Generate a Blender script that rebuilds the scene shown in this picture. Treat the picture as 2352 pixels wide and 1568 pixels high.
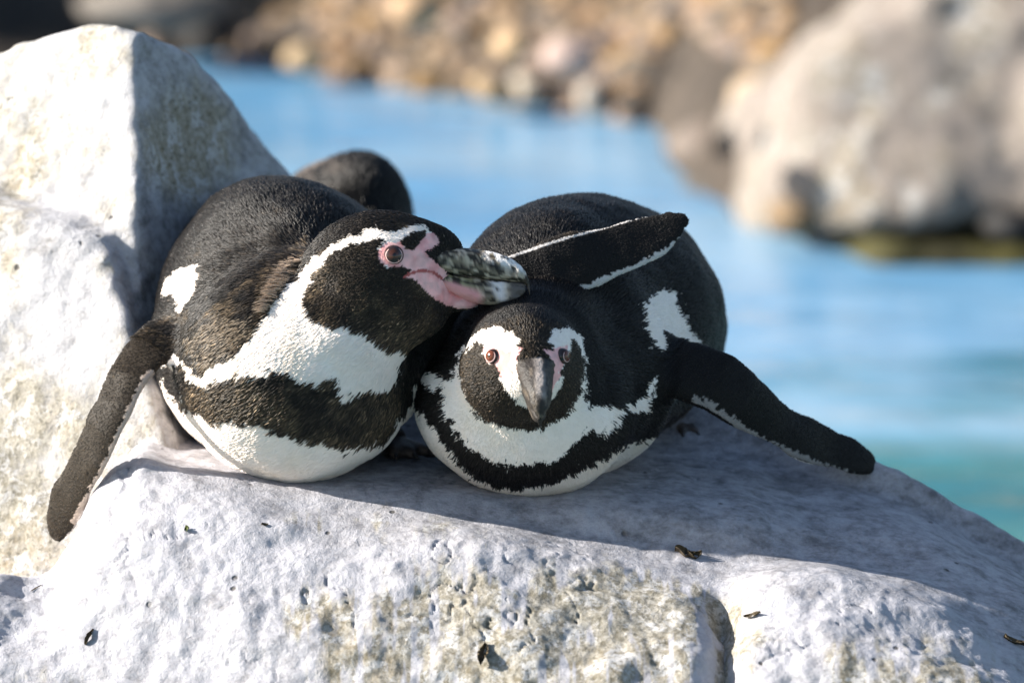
import bpy, math, random
import numpy as np
from mathutils import Vector, Matrix

random.seed(7)
RNG = np.random.default_rng(7)
for o in list(bpy.data.objects):
    bpy.data.objects.remove(o)
SC = bpy.context.scene
COL = SC.collection

# ------------------------------------------------------------------ camera, sky, sun, exposure
# Authoring units: 3500 units = 1 m at the focus point; X right, Y up, Z towards the camera.
S = 3500.0
DIST = 4.0
FU = S * DIST
PITCH = math.radians(14.0)
FOCUS = np.array([0.0, 0.0, 0.532])
RIGHT = np.array([1.0, 0.0, 0.0])
UPC = np.array([0.0, math.sin(PITCH), math.cos(PITCH)])
FWD = np.array([0.0, math.cos(PITCH), -math.sin(PITCH)])
CAMPOS = FOCUS - FWD * DIST
GU = np.array([0.0, math.cos(PITCH), math.sin(PITCH)])     # world up in authoring space

cam = bpy.data.cameras.new('camera')
cam_o = bpy.data.objects.new('camera', cam)
COL.objects.link(cam_o)
cam_o.location = CAMPOS
cam_o.rotation_euler = (math.pi / 2 - PITCH, 0, 0)
cam.sensor_width = 36.0
cam.lens = 36.0 * FU / 2352.0
cam.clip_start = 0.1
cam.clip_end = 2000.0
cam.dof.use_dof = True
cam.dof.focus_distance = DIST - 0.03
cam.dof.aperture_fstop = 5.2
SC.camera = cam_o

SUN_AZ = math.radians(90)      # left of the camera's side
SUN_EL = math.radians(25)
TO_SUN = Vector((-math.sin(SUN_AZ) * math.cos(SUN_EL), -math.cos(SUN_AZ) * math.cos(SUN_EL), math.sin(SUN_EL)))
world = bpy.data.worlds.new('World')
SC.world = world
world.use_nodes = True
wn = world.node_tree.nodes
wl = world.node_tree.links
wn.clear()
sky = wn.new('ShaderNodeTexSky')
sky.sky_type = 'NISHITA'
sky.sun_disc = False
sky.sun_elevation = SUN_EL
sky.sun_rotation = math.atan2(TO_SUN.x, TO_SUN.y)
bg = wn.new('ShaderNodeBackground')
bg.inputs['Strength'].default_value = 0.074
wo = wn.new('ShaderNodeOutputWorld')
wl.new(sky.outputs[0], bg.inputs[0])
wl.new(bg.outputs[0], wo.inputs[0])
sl = bpy.data.lights.new('sun', 'SUN')
sl.energy = 5.0
sl.angle = math.radians(0.5)
sl.color = (1.0, 0.95, 0.87)
so = bpy.data.objects.new('sun', sl)
COL.objects.link(so)
so.rotation_euler = TO_SUN.to_track_quat('Z', 'Y').to_euler()
SC.view_settings.view_transform = 'Standard'
SC.view_settings.look = 'None'
SC.view_settings.exposure = 1.5
SC.view_settings.gamma = 1.0
SC.view_settings.use_curve_mapping = False
SC.cycles_curves.shape = 'RIBBONS'

# ------------------------------------------------------------------ helpers
def to_world(P):
    P = np.asarray(P, float)
    return FOCUS + (P[..., 0:1] * RIGHT + P[..., 1:2] * UPC - P[..., 2:3] * FWD) / S

def pt(px, py, z):
    k = (FU - z) / FU
    return np.array([(px - 1176.0) * k, (784.0 - py) * k, z])

def proj(P):
    k = FU / (FU - P[:, 2])
    return np.stack([1176.0 + P[:, 0] * k, 784.0 - P[:, 1] * k], 1)

def hit_level(px, py, level):
    d = FWD * FU + RIGHT * (px - 1176.0) + UPC * (784.0 - py)
    t = (level - CAMPOS[2]) / d[2]
    return CAMPOS + d * t

def hash3(ix, iy, iz, seed):
    h = (ix.astype(np.int64) * 374761393 + iy.astype(np.int64) * 668265263 + iz.astype(np.int64) * 2147483647 + seed * 1274126177) & 0xFFFFFFFF
    h = ((h ^ (h >> 13)) * 1274126177) & 0xFFFFFFFF
    h = ((h ^ (h >> 16)) * 2246822519) & 0xFFFFFFFF
    return ((h ^ (h >> 15)) & 0xFFFFFF) / float(0xFFFFFF)

def vnoise(P, seed=0):
    f = np.floor(P)
    i = f.astype(np.int64)
    t = P - f
    t = t * t * t * (t * (t * 6 - 15) + 10)
    r = 0.0
    for dx in (0, 1):
        wx = t[:, 0] if dx else 1 - t[:, 0]
        for dy in (0, 1):
            wy = t[:, 1] if dy else 1 - t[:, 1]
            for dz in (0, 1):
                wz = t[:, 2] if dz else 1 - t[:, 2]
                r = r + wx * wy * wz * hash3(i[:, 0] + dx, i[:, 1] + dy, i[:, 2] + dz, seed)
    return r * 2 - 1

def fbm(P, octaves=4, seed=0, gain=0.5):
    a, s, r = 1.0, 1.0, 0.0
    for k in range(octaves):
        r = r + a * vnoise(P * s + 17.3 * k, seed + k)
        a *= gain
        s *= 2.03
    return r

def inpoly(xy, poly):
    poly = np.asarray(poly, float)
    lo, hi = poly.min(0), poly.max(0)
    out = np.zeros(len(xy), bool)
    idx = np.nonzero((xy[:, 0] >= lo[0]) & (xy[:, 0] <= hi[0]) & (xy[:, 1] >= lo[1]) & (xy[:, 1] <= hi[1]))[0]
    if len(idx) == 0:
        return out
    x, y = xy[idx, 0], xy[idx, 1]
    c = np.zeros(len(idx), bool)
    n = len(poly)
    for a in range(n):
        x1, y1 = poly[a]
        x2, y2 = poly[a - 1]
        if y1 == y2:
            continue
        m = ((y1 > y) != (y2 > y)) & (x < (x2 - x1) * (y - y1) / (y2 - y1) + x1)
        c ^= m
    out[idx] = c
    return out

def ss(x, a, b):
    t = np.clip((x - a) / (b - a), 0, 1)
    return t * t * (3 - 2 * t)

# ---- meshes
def tag(o, label=None, cat=None, group=None, kind=None):
    if label: o['label'] = label
    if cat: o['category'] = cat
    if group: o['group'] = group
    if kind: o['kind'] = kind
    return o

def empty(name, loc):
    o = bpy.data.objects.new(name, None)
    COL.objects.link(o)
    o.location = loc
    o.empty_display_size = 0.05
    return o

def mesh_obj(name, V, F, mat, parent=None, attrs=None, smooth=True, origin=None):
    """V in world metres; the object's origin sits at 'origin' (default: bottom centre)."""
    V = np.asarray(V, float)
    if origin is None:
        origin = np.array([V[:, 0].mean(), V[:, 1].mean(), V[:, 2].min()])
    origin = np.asarray(origin, float)
    me = bpy.data.meshes.new(name)
    F = list(F) if not isinstance(F, np.ndarray) else F
    if isinstance(F, np.ndarray):
        n, k = F.shape
        me.vertices.add(len(V))
        me.vertices.foreach_set('co', (V - origin).astype(np.float32).ravel())
        me.loops.add(n * k)
        me.loops.foreach_set('vertex_index', F.astype(np.int32).ravel())
        me.polygons.add(n)
        me.polygons.foreach_set('loop_start', np.arange(0, n * k, k, dtype=np.int32))
        me.update(calc_edges=True)
        me.validate()
    else:
        me.from_pydata((V - origin).tolist(), [], F)
    if smooth:
        me.polygons.foreach_set('use_smooth', np.ones(len(me.polygons), bool))
    for nm, arr in (attrs or {}).items():
        arr = np.asarray(arr, np.float32)
        if arr.ndim == 1:
            a = me.attributes.new(nm, 'FLOAT', 'POINT')
            a.data.foreach_set('value', arr)
        else:
            a = me.attributes.new(nm, 'FLOAT_COLOR', 'POINT')
            if arr.shape[1] == 3:
                arr = np.concatenate([arr, np.ones((len(arr), 1), np.float32)], 1)
            a.data.foreach_set('color', arr.ravel())
    me.materials.append(mat)
    o = bpy.data.objects.new(name, me)
    COL.objects.link(o)
    o.location = origin
    if parent is not None:
        o.parent = parent
        o.location = origin - abs_loc(parent)
    return o

def abs_loc(o):
    p = np.array(o.location)
    while o.parent is not None:
        o = o.parent
        p = p + np.array(o.location)
    return p

# ---- signed distance modelling
def smin(a, b, k):
    h = np.clip(0.5 + 0.5 * (b - a) / k, 0, 1)
    return b + (a - b) * h - k * h * (1 - h)

def smax(a, b, k):
    return -smin(-a, -b, k)

def rot_to(ax):
    """rotation whose third column is ax (ellipsoid's long axis)"""
    z = np.asarray(ax, float); z = z / np.linalg.norm(z)
    x = np.cross([0, 1, 0], z)
    if np.linalg.norm(x) < 1e-3: x = np.array([1.0, 0, 0])
    x /= np.linalg.norm(x)
    y = np.cross(z, x)
    return np.stack([x, y, z], 1)

class Ell:
    def __init__(self, px, py, z, rx, ry, rz, k=40, ax=None, rz_deg=0):
        self.c = pt(px, py, z)
        f = (FU - z) / FU
        self.r = np.array([rx, ry, rz], float) * f
        self.k = k
        self.R = np.eye(3) if ax is None else rot_to(ax)
        if rz_deg:
            a = math.radians(rz_deg)
            self.R = np.array([[math.cos(a), -math.sin(a), 0], [math.sin(a), math.cos(a), 0], [0, 0, 1]]) @ self.R
    def __call__(self, P):
        q = (P - self.c) @ self.R
        a = q / self.r
        k0 = np.sqrt((a * a).sum(1)) + 1e-9
        b = a / self.r
        k1 = np.sqrt((b * b).sum(1)) + 1e-9
        return k0 * (k0 - 1) / k1

class Blade:
    """flipper: flat blade along a polyline of (px,py,z,half width,half thickness), with a normal for each end"""
    def __init__(self, pts, n0, n1, k=30):
        self.C = np.array([pt(*p[:3]) for p in pts])
        self.w = np.array([p[3] for p in pts], float)
        self.h = np.array([p[4] for p in pts], float)
        m = len(pts)
        T = np.gradient(self.C, axis=0)
        T /= np.linalg.norm(T, axis=1)[:, None]
        t = np.linspace(0, 1, m)[:, None]
        N = np.asarray(n0, float) * (1 - t) + np.asarray(n1, float) * t
        N -= (N * T).sum(1)[:, None] * T
        N /= np.linalg.norm(N, axis=1)[:, None]
        self.T, self.N = T, N
        self.B = np.cross(T, N)
        self.k = k
    def local(self, P):
        best = np.full(len(P), 1e9)
        bt = np.zeros(len(P))
        for i in range(len(self.C) - 1):
            a, b = self.C[i], self.C[i + 1]
            d = b - a
            t = np.clip(((P - a) @ d) / (d @ d), 0, 1)
            q = P - a - t[:, None] * d
            dd = (q * q).sum(1)
            m = dd < best
            best[m] = dd[m]
            bt[m] = i + t[m]
        i0 = np.minimum(bt.astype(int), len(self.C) - 2)
        f = (bt - i0)[:, None]
        C = self.C[i0] * (1 - f) + self.C[i0 + 1] * f
        N = self.N[i0] * (1 - f) + self.N[i0 + 1] * f
        B = self.B[i0] * (1 - f) + self.B[i0 + 1] * f
        T = self.T[i0] * (1 - f) + self.T[i0 + 1] * f
        f = f[:, 0]
        w = self.w[i0] * (1 - f) + self.w[i0 + 1] * f
        h = self.h[i0] * (1 - f) + self.h[i0 + 1] * f
        q = P - C
        a = (q * B).sum(1); n = (q * N).sum(1); l = (q * T).sum(1)
        return bt, a, n, l, w, h
    def __call__(self, P):
        bt, a, n, l, w, h = self.local(P)
        e = np.stack([a / w, n / h, l / w], 1)
        k0 = np.sqrt((e * e).sum(1)) + 1e-9
        g = np.stack([e[:, 0] / w, e[:, 1] / h, e[:, 2] / w], 1)
        k1 = np.sqrt((g * g).sum(1)) + 1e-9
        return k0 * (k0 - 1) / k1

def union(prims):
    def f(P):
        d = prims[0](P)
        for p in prims[1:]:
            d = smin(d, p(P), p.k)
        return d
    return f

def surface(sdf, lo, hi, h, relax=1):
    """surface nets, evaluated only near the surface"""
    lo = np.asarray(lo, float); hi = np.asarray(hi, float)
    m = 4
    nc = np.ceil((hi - lo) / (h * m)).astype(int) + 1
    H = h * m
    g = np.stack(np.meshgrid(*[lo[i] + H * (np.arange(nc[i]) + 0.375) for i in range(3)], indexing='ij'), -1).reshape(-1, 3)
    dc = sdf(g).reshape(nc)
    band = np.abs(dc) < H * 2.0
    D = np.repeat(np.repeat(np.repeat(dc.astype(np.float32), m, 0), m, 1), m, 2)
    bm = np.argwhere(band)
    off = np.stack(np.meshgrid(*[np.arange(m)] * 3, indexing='ij'), -1).reshape(-1, 3)
    idx = (bm[:, None, :] * m + off[None]).reshape(-1, 3)
    P = lo + idx * h
    val = np.empty(len(P), np.float32)
    for s in range(0, len(P), 400000):
        val[s:s + 400000] = sdf(P[s:s + 400000])
    D[idx[:, 0], idx[:, 1], idx[:, 2]] = val
    ins = D < 0
    c = ins[:-1, :-1, :-1].astype(np.int8)
    for a, b, d in ((1,0,0),(0,1,0),(0,0,1),(1,1,0),(1,0,1),(0,1,1),(1,1,1)):
        c = c + ins[a:a + c.shape[0], b:b + c.shape[1], d:d + c.shape[2]]
    act = np.argwhere((c > 0) & (c < 8))
    vid = np.full(c.shape, -1, np.int64)
    vid[act[:, 0], act[:, 1], act[:, 2]] = np.arange(len(act))
    corners = np.array([(a, b, d) for a in (0, 1) for b in (0, 1) for d in (0, 1)])
    cv = np.stack([D[act[:, 0] + a, act[:, 1] + b, act[:, 2] + d] for a, b, d in corners], 1)
    acc = np.zeros((len(act), 3)); cnt = np.zeros(len(act))
    for i in range(8):
        for j in range(i + 1, 8):
            if np.abs(corners[i] - corners[j]).sum() != 1: continue
            va, vb = cv[:, i], cv[:, j]
            m_ = (va < 0) != (vb < 0)
            t = np.where(m_, va / np.where(m_, va - vb, 1), 0)
            acc += np.where(m_[:, None], corners[i] + t[:, None] * (corners[j] - corners[i]), 0)
            cnt += m_
    V = lo + (act + acc / cnt[:, None]) * h
    quads = []
    for ax in range(3):
        sl0 = [slice(None)] * 3; sl1 = [slice(None)] * 3
        sl0[ax] = slice(0, -1); sl1[ax] = slice(1, None)
        e = np.argwhere(ins[tuple(sl0)] != ins[tuple(sl1)])
        o1, o2 = [(1, 2), (2, 0), (0, 1)][ax]
        ok = (e[:, o1] > 0) & (e[:, o2] > 0) & (e[:, o1] < D.shape[o1] - 1) & (e[:, o2] < D.shape[o2] - 1)
        e = e[ok]
        def cell(d1, d2):
            q = e.copy(); q[:, o1] += d1; q[:, o2] += d2
            return vid[q[:, 0], q[:, 1], q[:, 2]]
        Q = np.stack([cell(-1, -1), cell(0, -1), cell(0, 0), cell(-1, 0)], 1)
        flip = ~ins[e[:, 0], e[:, 1], e[:, 2]]
        Q[flip] = Q[flip][:, ::-1]
        quads.append(Q)
    F = np.concatenate(quads)
    F = F[(F >= 0).all(1)]
    for _ in range(relax):
        A = np.zeros_like(V); n = np.zeros(len(V))
        for a in range(4):
            for b in ((a + 1) % 4, (a + 3) % 4):
                np.add.at(A, F[:, a], V[F[:, b]]); np.add.at(n, F[:, a], 1)
        V = V * 0.4 + 0.6 * A / np.maximum(n, 1)[:, None]
    return V, F

def vnormals(V, F):
    n = np.cross(V[F[:, 2]] - V[F[:, 0]], V[F[:, 3]] - V[F[:, 1]])
    N = np.zeros_like(V)
    for a in range(4):
        np.add.at(N, F[:, a], n)
    return N / (np.linalg.norm(N, axis=1)[:, None] + 1e-12)

# ---- materials
def new_mat(name):
    m = bpy.data.materials.new(name)
    m.use_nodes = True
    nt = m.node_tree
    b = nt.nodes.get('Principled BSDF')
    return m, nt, b

def nd(nt, typ, **kw):
    n = nt.nodes.new(typ)
    for k, v in kw.items():
        if k in n.bl_rna.properties.keys(): setattr(n, k, v)
        else: n.inputs[k].default_value = v
    return n

def ramp(nt, src, stops):
    r = nt.nodes.new('ShaderNodeValToRGB')
    cr = r.color_ramp
    while len(cr.elements) < len(stops): cr.elements.new(0.5)
    for e, (p, c) in zip(cr.elements, stops):
        e.position = p
        e.color = (c[0], c[1], c[2], 1) if hasattr(c, '__len__') else (c, c, c, 1)
    nt.links.new(src, r.inputs[0])
    return r.outputs[0]

def mix(nt, fac, a, b, mode='MIX'):
    m = nt.nodes.new('ShaderNodeMix')
    m.data_type = 'RGBA'
    m.blend_type = mode
    for sock, v in ((m.inputs[0], fac), (m.inputs[6], a), (m.inputs[7], b)):
        if hasattr(v, 'links'): nt.links.new(v, sock)
        elif hasattr(v, '__len__'): sock.default_value = (v[0], v[1], v[2], 1)
        else: sock.default_value = v
    return m.outputs[2]

def noise(nt, vec, scale, detail=4, rough=0.55, dist=0.0, stretch=None):
    n = nt.nodes.new('ShaderNodeTexNoise')
    n.inputs['Scale'].default_value = scale
    n.inputs['Detail'].default_value = detail
    n.inputs['Roughness'].default_value = rough
    n.inputs['Distortion'].default_value = dist
    if stretch:
        mp = nt.nodes.new('ShaderNodeMapping')
        mp.inputs['Scale'].default_value = stretch
        nt.links.new(vec, mp.inputs[0])
        vec = mp.outputs[0]
    nt.links.new(vec, n.inputs['Vector'])
    return n.outputs['Fac']

def geo_pos(nt):
    return nt.nodes.new('ShaderNodeNewGeometry').outputs['Position']

def math_n(nt, op, a, b=None):
    m = nt.nodes.new('ShaderNodeMath'); m.operation = op
    for s, v in zip(m.inputs, (a, b)):
        if v is None: continue
        if hasattr(v, 'links'): nt.links.new(v, s)
        else: s.default_value = v
    return m.outputs[0]

def bump(nt, b, heights):
    prev = None
    for h, st, dist in heights:
        n = nt.nodes.new('ShaderNodeBump')
        n.inputs['Strength'].default_value = st
        n.inputs['Distance'].default_value = dist
        nt.links.new(h, n.inputs['Height'])
        if prev is not None: nt.links.new(prev, n.inputs['Normal'])
        prev = n.outputs[0]
    nt.links.new(prev, b.inputs['Normal'])

def attr(nt, name, out='Color'):
    a = nt.nodes.new('ShaderNodeAttribute')
    a.attribute_name = name
    return a.outputs[out]

def rock_material(name, white, ochre, grey, sc=1.0, use_attr=True, white_amt=0.5):
    m, nt, b = new_mat(name)
    P = geo_pos(nt)
    n1 = noise(nt, P, 9 * sc, 6, 0.62, 0.3)
    n2 = noise(nt, P, 38 * sc, 9, 0.72, 0.25)
    n3 = noise(nt, P, 170 * sc, 5, 0.7)
    n4 = noise(nt, P, 480 * sc, 3, 0.6)
    streak = noise(nt, P, 22 * sc, 6, 0.65, 0.8, stretch=(1.6, 1.6, 0.5))
    fl = noise(nt, P, 95 * sc, 8, 0.72, 0.25, stretch=(0.7, 1.0, 1.2))
    v = math_n(nt, 'ADD', math_n(nt, 'MULTIPLY', n2, 0.38), math_n(nt, 'ADD', math_n(nt, 'MULTIPLY', fl, 0.42), math_n(nt, 'MULTIPLY', n3, 0.20)))
    v = math_n(nt, 'ADD', v, math_n(nt, 'MULTIPLY', math_n(nt, 'SUBTRACT', n1, 0.5), 0.16))
    if use_attr:
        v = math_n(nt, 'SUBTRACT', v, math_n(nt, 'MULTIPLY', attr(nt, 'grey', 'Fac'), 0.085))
    dk = [c * 0.62 for c in grey]
    md = [(a_ + b_) / 2 for a_, b_ in zip(grey, white)]
    base = ramp(nt, v, [(0.35, dk), (0.41, grey), (0.46, md), (0.52, white), (0.62, [min(0.85, c * 1.14) for c in white])])
    if use_attr:
        aa = attr(nt, 'algae', 'Fac')
        asum = math_n(nt, 'ADD', math_n(nt, 'MULTIPLY', streak, 0.55), math_n(nt, 'ADD', math_n(nt, 'MULTIPLY', n3, 0.35), math_n(nt, 'MULTIPLY', aa, 0.48)))
        am = ramp(nt, asum, [(0.60, 0), (0.80, 1)])
    else:
        am = ramp(nt, streak, [(0.46, 0), (0.60, 1)])
    oc = mix(nt, ramp(nt, n1, [(0.4, 0), (0.6, 1)]), ochre, [ochre[0] * 0.62, ochre[1] * 0.68, ochre[2] * 0.72])
    oc = mix(nt, ramp(nt, n3, [(0.38, 0.0), (0.62, 0.9)]), oc, (0.40, 0.37, 0.31))
    oc = mix(nt, ramp(nt, noise(nt, P, 75 * sc, 5, 0.7, 0.5), [(0.50, 0), (0.60, 0.85)]), oc, (0.50, 0.49, 0.48))
    oc = mix(nt, ramp(nt, noise(nt, P, 260 * sc, 3, 0.6), [(0.36, 0.8), (0.46, 0)]), oc, (0.10, 0.085, 0.045))
    base = mix(nt, math_n(nt, 'MULTIPLY', am, 0.85), base, oc)
    vor = nt.nodes.new('ShaderNodeTexVoronoi')
    vor.inputs['Scale'].default_value = 55 * sc
    nt.links.new(P, vor.inputs['Vector'])
    pits = ramp(nt, vor.outputs['Distance'], [(0.07, 1), (0.13, 0)])
    pitsel = ramp(nt, noise(nt, P, 30 * sc, 2), [(0.55, 0), (0.60, 1)])
    pm = math_n(nt, 'MULTIPLY', pits, pitsel)
    base = mix(nt, math_n(nt, 'MULTIPLY', pm, 0.85), base, (0.035, 0.03, 0.025))
    base = mix(nt, math_n(nt, 'MULTIPLY', ramp(nt, n4, [(0.32, 1), (0.45, 0)]), 0.3), base, (0.25, 0.23, 0.2))
    nt.links.new(base, b.inputs['Base Color'])
    b.inputs['Roughness'].default_value = 0.82
    b.inputs['Specular IOR Level'].default_value = 0.3
    bump(nt, b, [(n2, 0.45, 0.009 / sc), (n3, 0.34, 0.003 / sc), (n4, 0.28, 0.001 / sc), (math_n(nt, 'MULTIPLY', pm, -1.0), 0.6, 0.003 / sc)])
    return m

def simple_mat(name, color, rough=0.5, spec=0.5, nscale=None, namt=0.3, bscale=None, bdist=0.001):
    m, nt, b = new_mat(name)
    P = geo_pos(nt)
    if nscale:
        n = noise(nt, P, nscale, 5, 0.6)
        c = mix(nt, ramp(nt, n, [(0.35, 0), (0.65, 1)]), [c * (1 - namt) for c in color], [min(1, c * (1 + namt)) for c in color])
        nt.links.new(c, b.inputs['Base Color'])
    else:
        b.inputs['Base Color'].default_value = (*color, 1)
    if bscale:
        bump(nt, b, [(noise(nt, P, bscale, 4, 0.6), 0.6, bdist)])
    b.inputs['Roughness'].default_value = rough
    b.inputs['Specular IOR Level'].default_value = spec
    return m

def col_mat(name, rough, spec, bscale=None, bdist=0.0005, sheen=0.0):
    m, nt, b = new_mat(name)
    c = attr(nt, 'col')
    nt.links.new(c, b.inputs['Base Color'])
    b.inputs['Roughness'].default_value = rough
    b.inputs['Specular IOR Level'].default_value = spec
    if sheen: b.inputs['Sheen Weight'].default_value = sheen
    if bscale:
        bump(nt, b, [(noise(nt, geo_pos(nt), bscale, 4, 0.6), 0.5, bdist)])
    return m

# ------------------------------------------------------------------ setting: water, pool bank, ground
WATER_MAT, nt, b = new_mat('pool_water')
P_ = geo_pos(nt)
sepx = nt.nodes.new('ShaderNodeSeparateXYZ'); nt.links.new(P_, sepx.inputs[0])
wn1 = noise(nt, P_, 1.3, 3, 0.5, stretch=(0.9, 1.2, 1))
wn2 = noise(nt, P_, 2.4, 3, 0.5, stretch=(0.9, 1.3, 1))
blue = mix(nt, ramp(nt, wn2, [(0.35, 0), (0.68, 1)]), (0.085, 0.235, 0.40), (0.20, 0.335, 0.455))
teal = mix(nt, ramp(nt, wn2, [(0.35, 0), (0.6, 1)]), (0.010, 0.10, 0.13), (0.03, 0.155, 0.165))
# the pool is deep (teal) on this side of the rock, shallow painted blue towards the shore
dm = math_n(nt, 'ADD', sepx.outputs[1], math_n(nt, 'MULTIPLY', math_n(nt, 'SUBTRACT', wn2, 0.5), 1.5))
deep = ramp(nt, math_n(nt, 'MULTIPLY', math_n(nt, 'SUBTRACT', dm, 1.2), 1.0), [(0.50, 1), (0.92, 0)])
nt.links.new(mix(nt, deep, blue, teal), b.inputs['Base Color'])
b.inputs['Roughness'].default_value = 0.12
b.inputs['IOR'].default_value = 1.33
bump(nt, b, [(noise(nt, P_, 9, 3, 0.5, stretch=(0.6, 1.2, 1)), 0.35, 0.03)])

def grid_obj(name, x0, x1, y0, y1, z, mat, n=8):
    V = np.array([(x0 + (x1 - x0) * i / n, y0 + (y1 - y0) * j / n, z) for j in range(n + 1) for i in range(n + 1)])
    F = np.array([(j * (n + 1) + i, j * (n + 1) + i + 1, (j + 1) * (n + 1) + i + 1, (j + 1) * (n + 1) + i) for j in range(n) for i in range(n)])
    return mesh_obj(name, V, F, mat)

tag(grid_obj('water', -9, 9, -6, 5.2, 0.0, WATER_MAT), kind='structure')
tag(grid_obj('pool_floor', -9.2, 9.2, -6.2, 5.3, -0.6, simple_mat('pool_paint', (0.25, 0.5, 0.66), 0.8)), kind='structure')
tag(grid_obj('ground', -600, 600, -600, 600, -0.9, simple_mat('earth', (0.16, 0.13, 0.09), 0.95, 0.2, 3, 0.3)), kind='structure')

# waterline of the far bank, walked from left to right in the photo, met with the water level
WL = [(-5000, 480), (-700, 190), (-200, 172), (300, 140), (460, 110), (640, 140), (800, 175), (1000, 205), (1200, 232), (1330, 245), (1430, 262), (1520, 330), (1590, 430), (1700, 505), (1850, 545), (2050, 575), (2352, 610), (2700, 640), (3400, 700), (8000, 1000)]
wl_pts = np.array([hit_level(x, y, 0.0) for x, y in WL])
def bank_point(u, s):
    """u along the waterline (0..1), s metres back from it"""
    t = u * (len(wl_pts) - 1)
    i = np.minimum(t.astype(int), len(wl_pts) - 2)
    f = (t - i)[:, None]
    p = wl_pts[i] * (1 - f) + wl_pts[i + 1] * f
    p = p + s[:, None] * np.array([0.10, 0.97, 0.0])
    p[:, 2] = np.where(s < 0, s * 0.5, 0.42 * s - 0.02 * s * s)
    return p
nu, ns = 260, 60
uu, sg = np.meshgrid(np.linspace(0, 1, nu), np.concatenate([[-1.2, -0.4], np.linspace(-0.15, 1.2, ns - 12), np.linspace(1.4, 6, 10)]), indexing='ij')
Vb = bank_point(uu.ravel(), sg.ravel())
Vb[:, 2] += 0.02 * fbm(Vb * 6, 3, 5) * (sg.ravel() > -0.3)
idx = np.arange(nu * ns).reshape(nu, ns)
Fb = np.stack([idx[:-1, :-1], idx[1:, :-1], idx[1:, 1:], idx[:-1, 1:]], -1).reshape(-1, 4)
BANK_MAT = simple_mat('wet_gravel_soil', (0.05, 0.039, 0.03), 0.9, 0.3, 14, 0.5, 60, 0.01)
tag(mesh_obj('shore', Vb, Fb, BANK_MAT), kind='structure')

# --- stones
def ico(sub):
    t = (1 + 5 ** 0.5) / 2
    V = [(-1, t, 0), (1, t, 0), (-1, -t, 0), (1, -t, 0), (0, -1, t), (0, 1, t), (0, -1, -t), (0, 1, -t), (t, 0, -1), (t, 0, 1), (-t, 0, -1), (-t, 0, 1)]
    F = [(0, 11, 5), (0, 5, 1), (0, 1, 7), (0, 7, 10), (0, 10, 11), (1, 5, 9), (5, 11, 4), (11, 10, 2), (10, 7, 6), (7, 1, 8), (3, 9, 4), (3, 4, 2), (3, 2, 6), (3, 6, 8), (3, 8, 9), (4, 9, 5), (2, 4, 11), (6, 2, 10), (8, 6, 7), (9, 8, 1)]
    V = [Vector(v).normalized() for v in V]
    for _ in range(sub):
        cache, F2 = {}, []
        def mid(a, b):
            k = (min(a, b), max(a, b))
            if k not in cache:
                V.append(((V[a] + V[b]) / 2).normalized()); cache[k] = len(V) - 1
            return cache[k]
        for a, b_, c in F:
            ab, bc, ca = mid(a, b_), mid(b_, c), mid(c, a)
            F2 += [(a, ab, ca), (b_, bc, ab), (c, ca, bc), (ab, bc, ca)]
        F = F2
    return np.array([tuple(v) for v in V]), np.array(F)

IV1, IF1 = ico(1)
IV3, IF3 = ico(4)
def stone_shape(V, seed, size, rough=0.25, cuts=5):
    r = np.random.default_rng(seed)
    W = V.copy()
    for _ in range(cuts):
        n = r.normal(size=3); n /= np.linalg.norm(n)
        d = W @ n
        lim = r.uniform(0.55, 0.85)
        W -= np.maximum(d - lim, 0)[:, None] * n * 0.9
    W = W * (1 + rough * fbm(V * 1.6 + seed, 3, seed)[:, None] * 0.5)
    a = r.uniform(0, 6.28)
    R = np.array([[math.cos(a), -math.sin(a), 0], [math.sin(a), math.cos(a), 0], [0, 0, 1]])
    return (W * np.asarray(size)) @ R.T

PAL = np.array([(0.34, 0.21, 0.11), (0.42, 0.29, 0.17), (0.24, 0.17, 0.11), (0.30, 0.25, 0.19), (0.46, 0.34, 0.24), (0.16, 0.13, 0.10), (0.38, 0.24, 0.10), (0.40, 0.31, 0.27), (0.13, 0.12, 0.12)])
nst = 5200
u = RNG.uniform(0.13, 0.74, nst)
s = np.abs(RNG.normal(0, 0.45, nst)) - 0.03 + 0.30 * ss(u, 0.53, 0.60)
c = bank_point((u * 17 + 1) / 19, s)
GV, GF, GC = [], [], []
for k in range(nst):
    sz = RNG.uniform(0.010, 0.023) * (1.35 if RNG.random() < 0.15 else 1)
    V = stone_shape(IV1, k, (sz, sz * RNG.uniform(0.65, 0.9), sz * RNG.uniform(0.5, 0.75)), 0.3, 3) if k < 60 else GV[k % 60][1] * sz
    if k < 60: V0 = V / sz
    else: V0 = None
    GV.append((V + c[k] + np.array([0, 0, sz * 0.25]), V0 if V0 is not None else GV[k % 60][1]))
    GF.append(IF1 + 42 * k)
    cc = PAL[RNG.integers(len(PAL))] * RNG.uniform(0.28, 0.66) * np.array((1.06, 1.0, 0.92))
    GC.append(np.repeat(cc[None], 42, 0))
STONE_MAT = col_mat('bank_stone', 0.75, 0.35, 90, 0.003)
tag(mesh_obj('gravel', np.concatenate([g[0] for g in GV]), np.concatenate(GF), STONE_MAT, attrs={'col': np.concatenate(GC)}), kind='stuff')

def far_stone(name, px, py, lift, size, color, seed, label, cat='stone', cuts=6, group='larger stones on the gravel bank'):
    p = hit_level(px, py, lift)
    V = stone_shape(IV3 if size[0] > 0.1 else IV1, seed, size, 0.3, cuts)
    V = V + p
    colr = np.array(color) * 0.7 * (1 + 0.25 * fbm(V * 12, 3, seed)[:, None])
    o = mesh_obj(name, V, IF3 if size[0] > 0.1 else IF1, STONE_MAT, attrs={'col': np.clip(colr, 0.01, 0.9)})
    return tag(o, label, cat, group)

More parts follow.
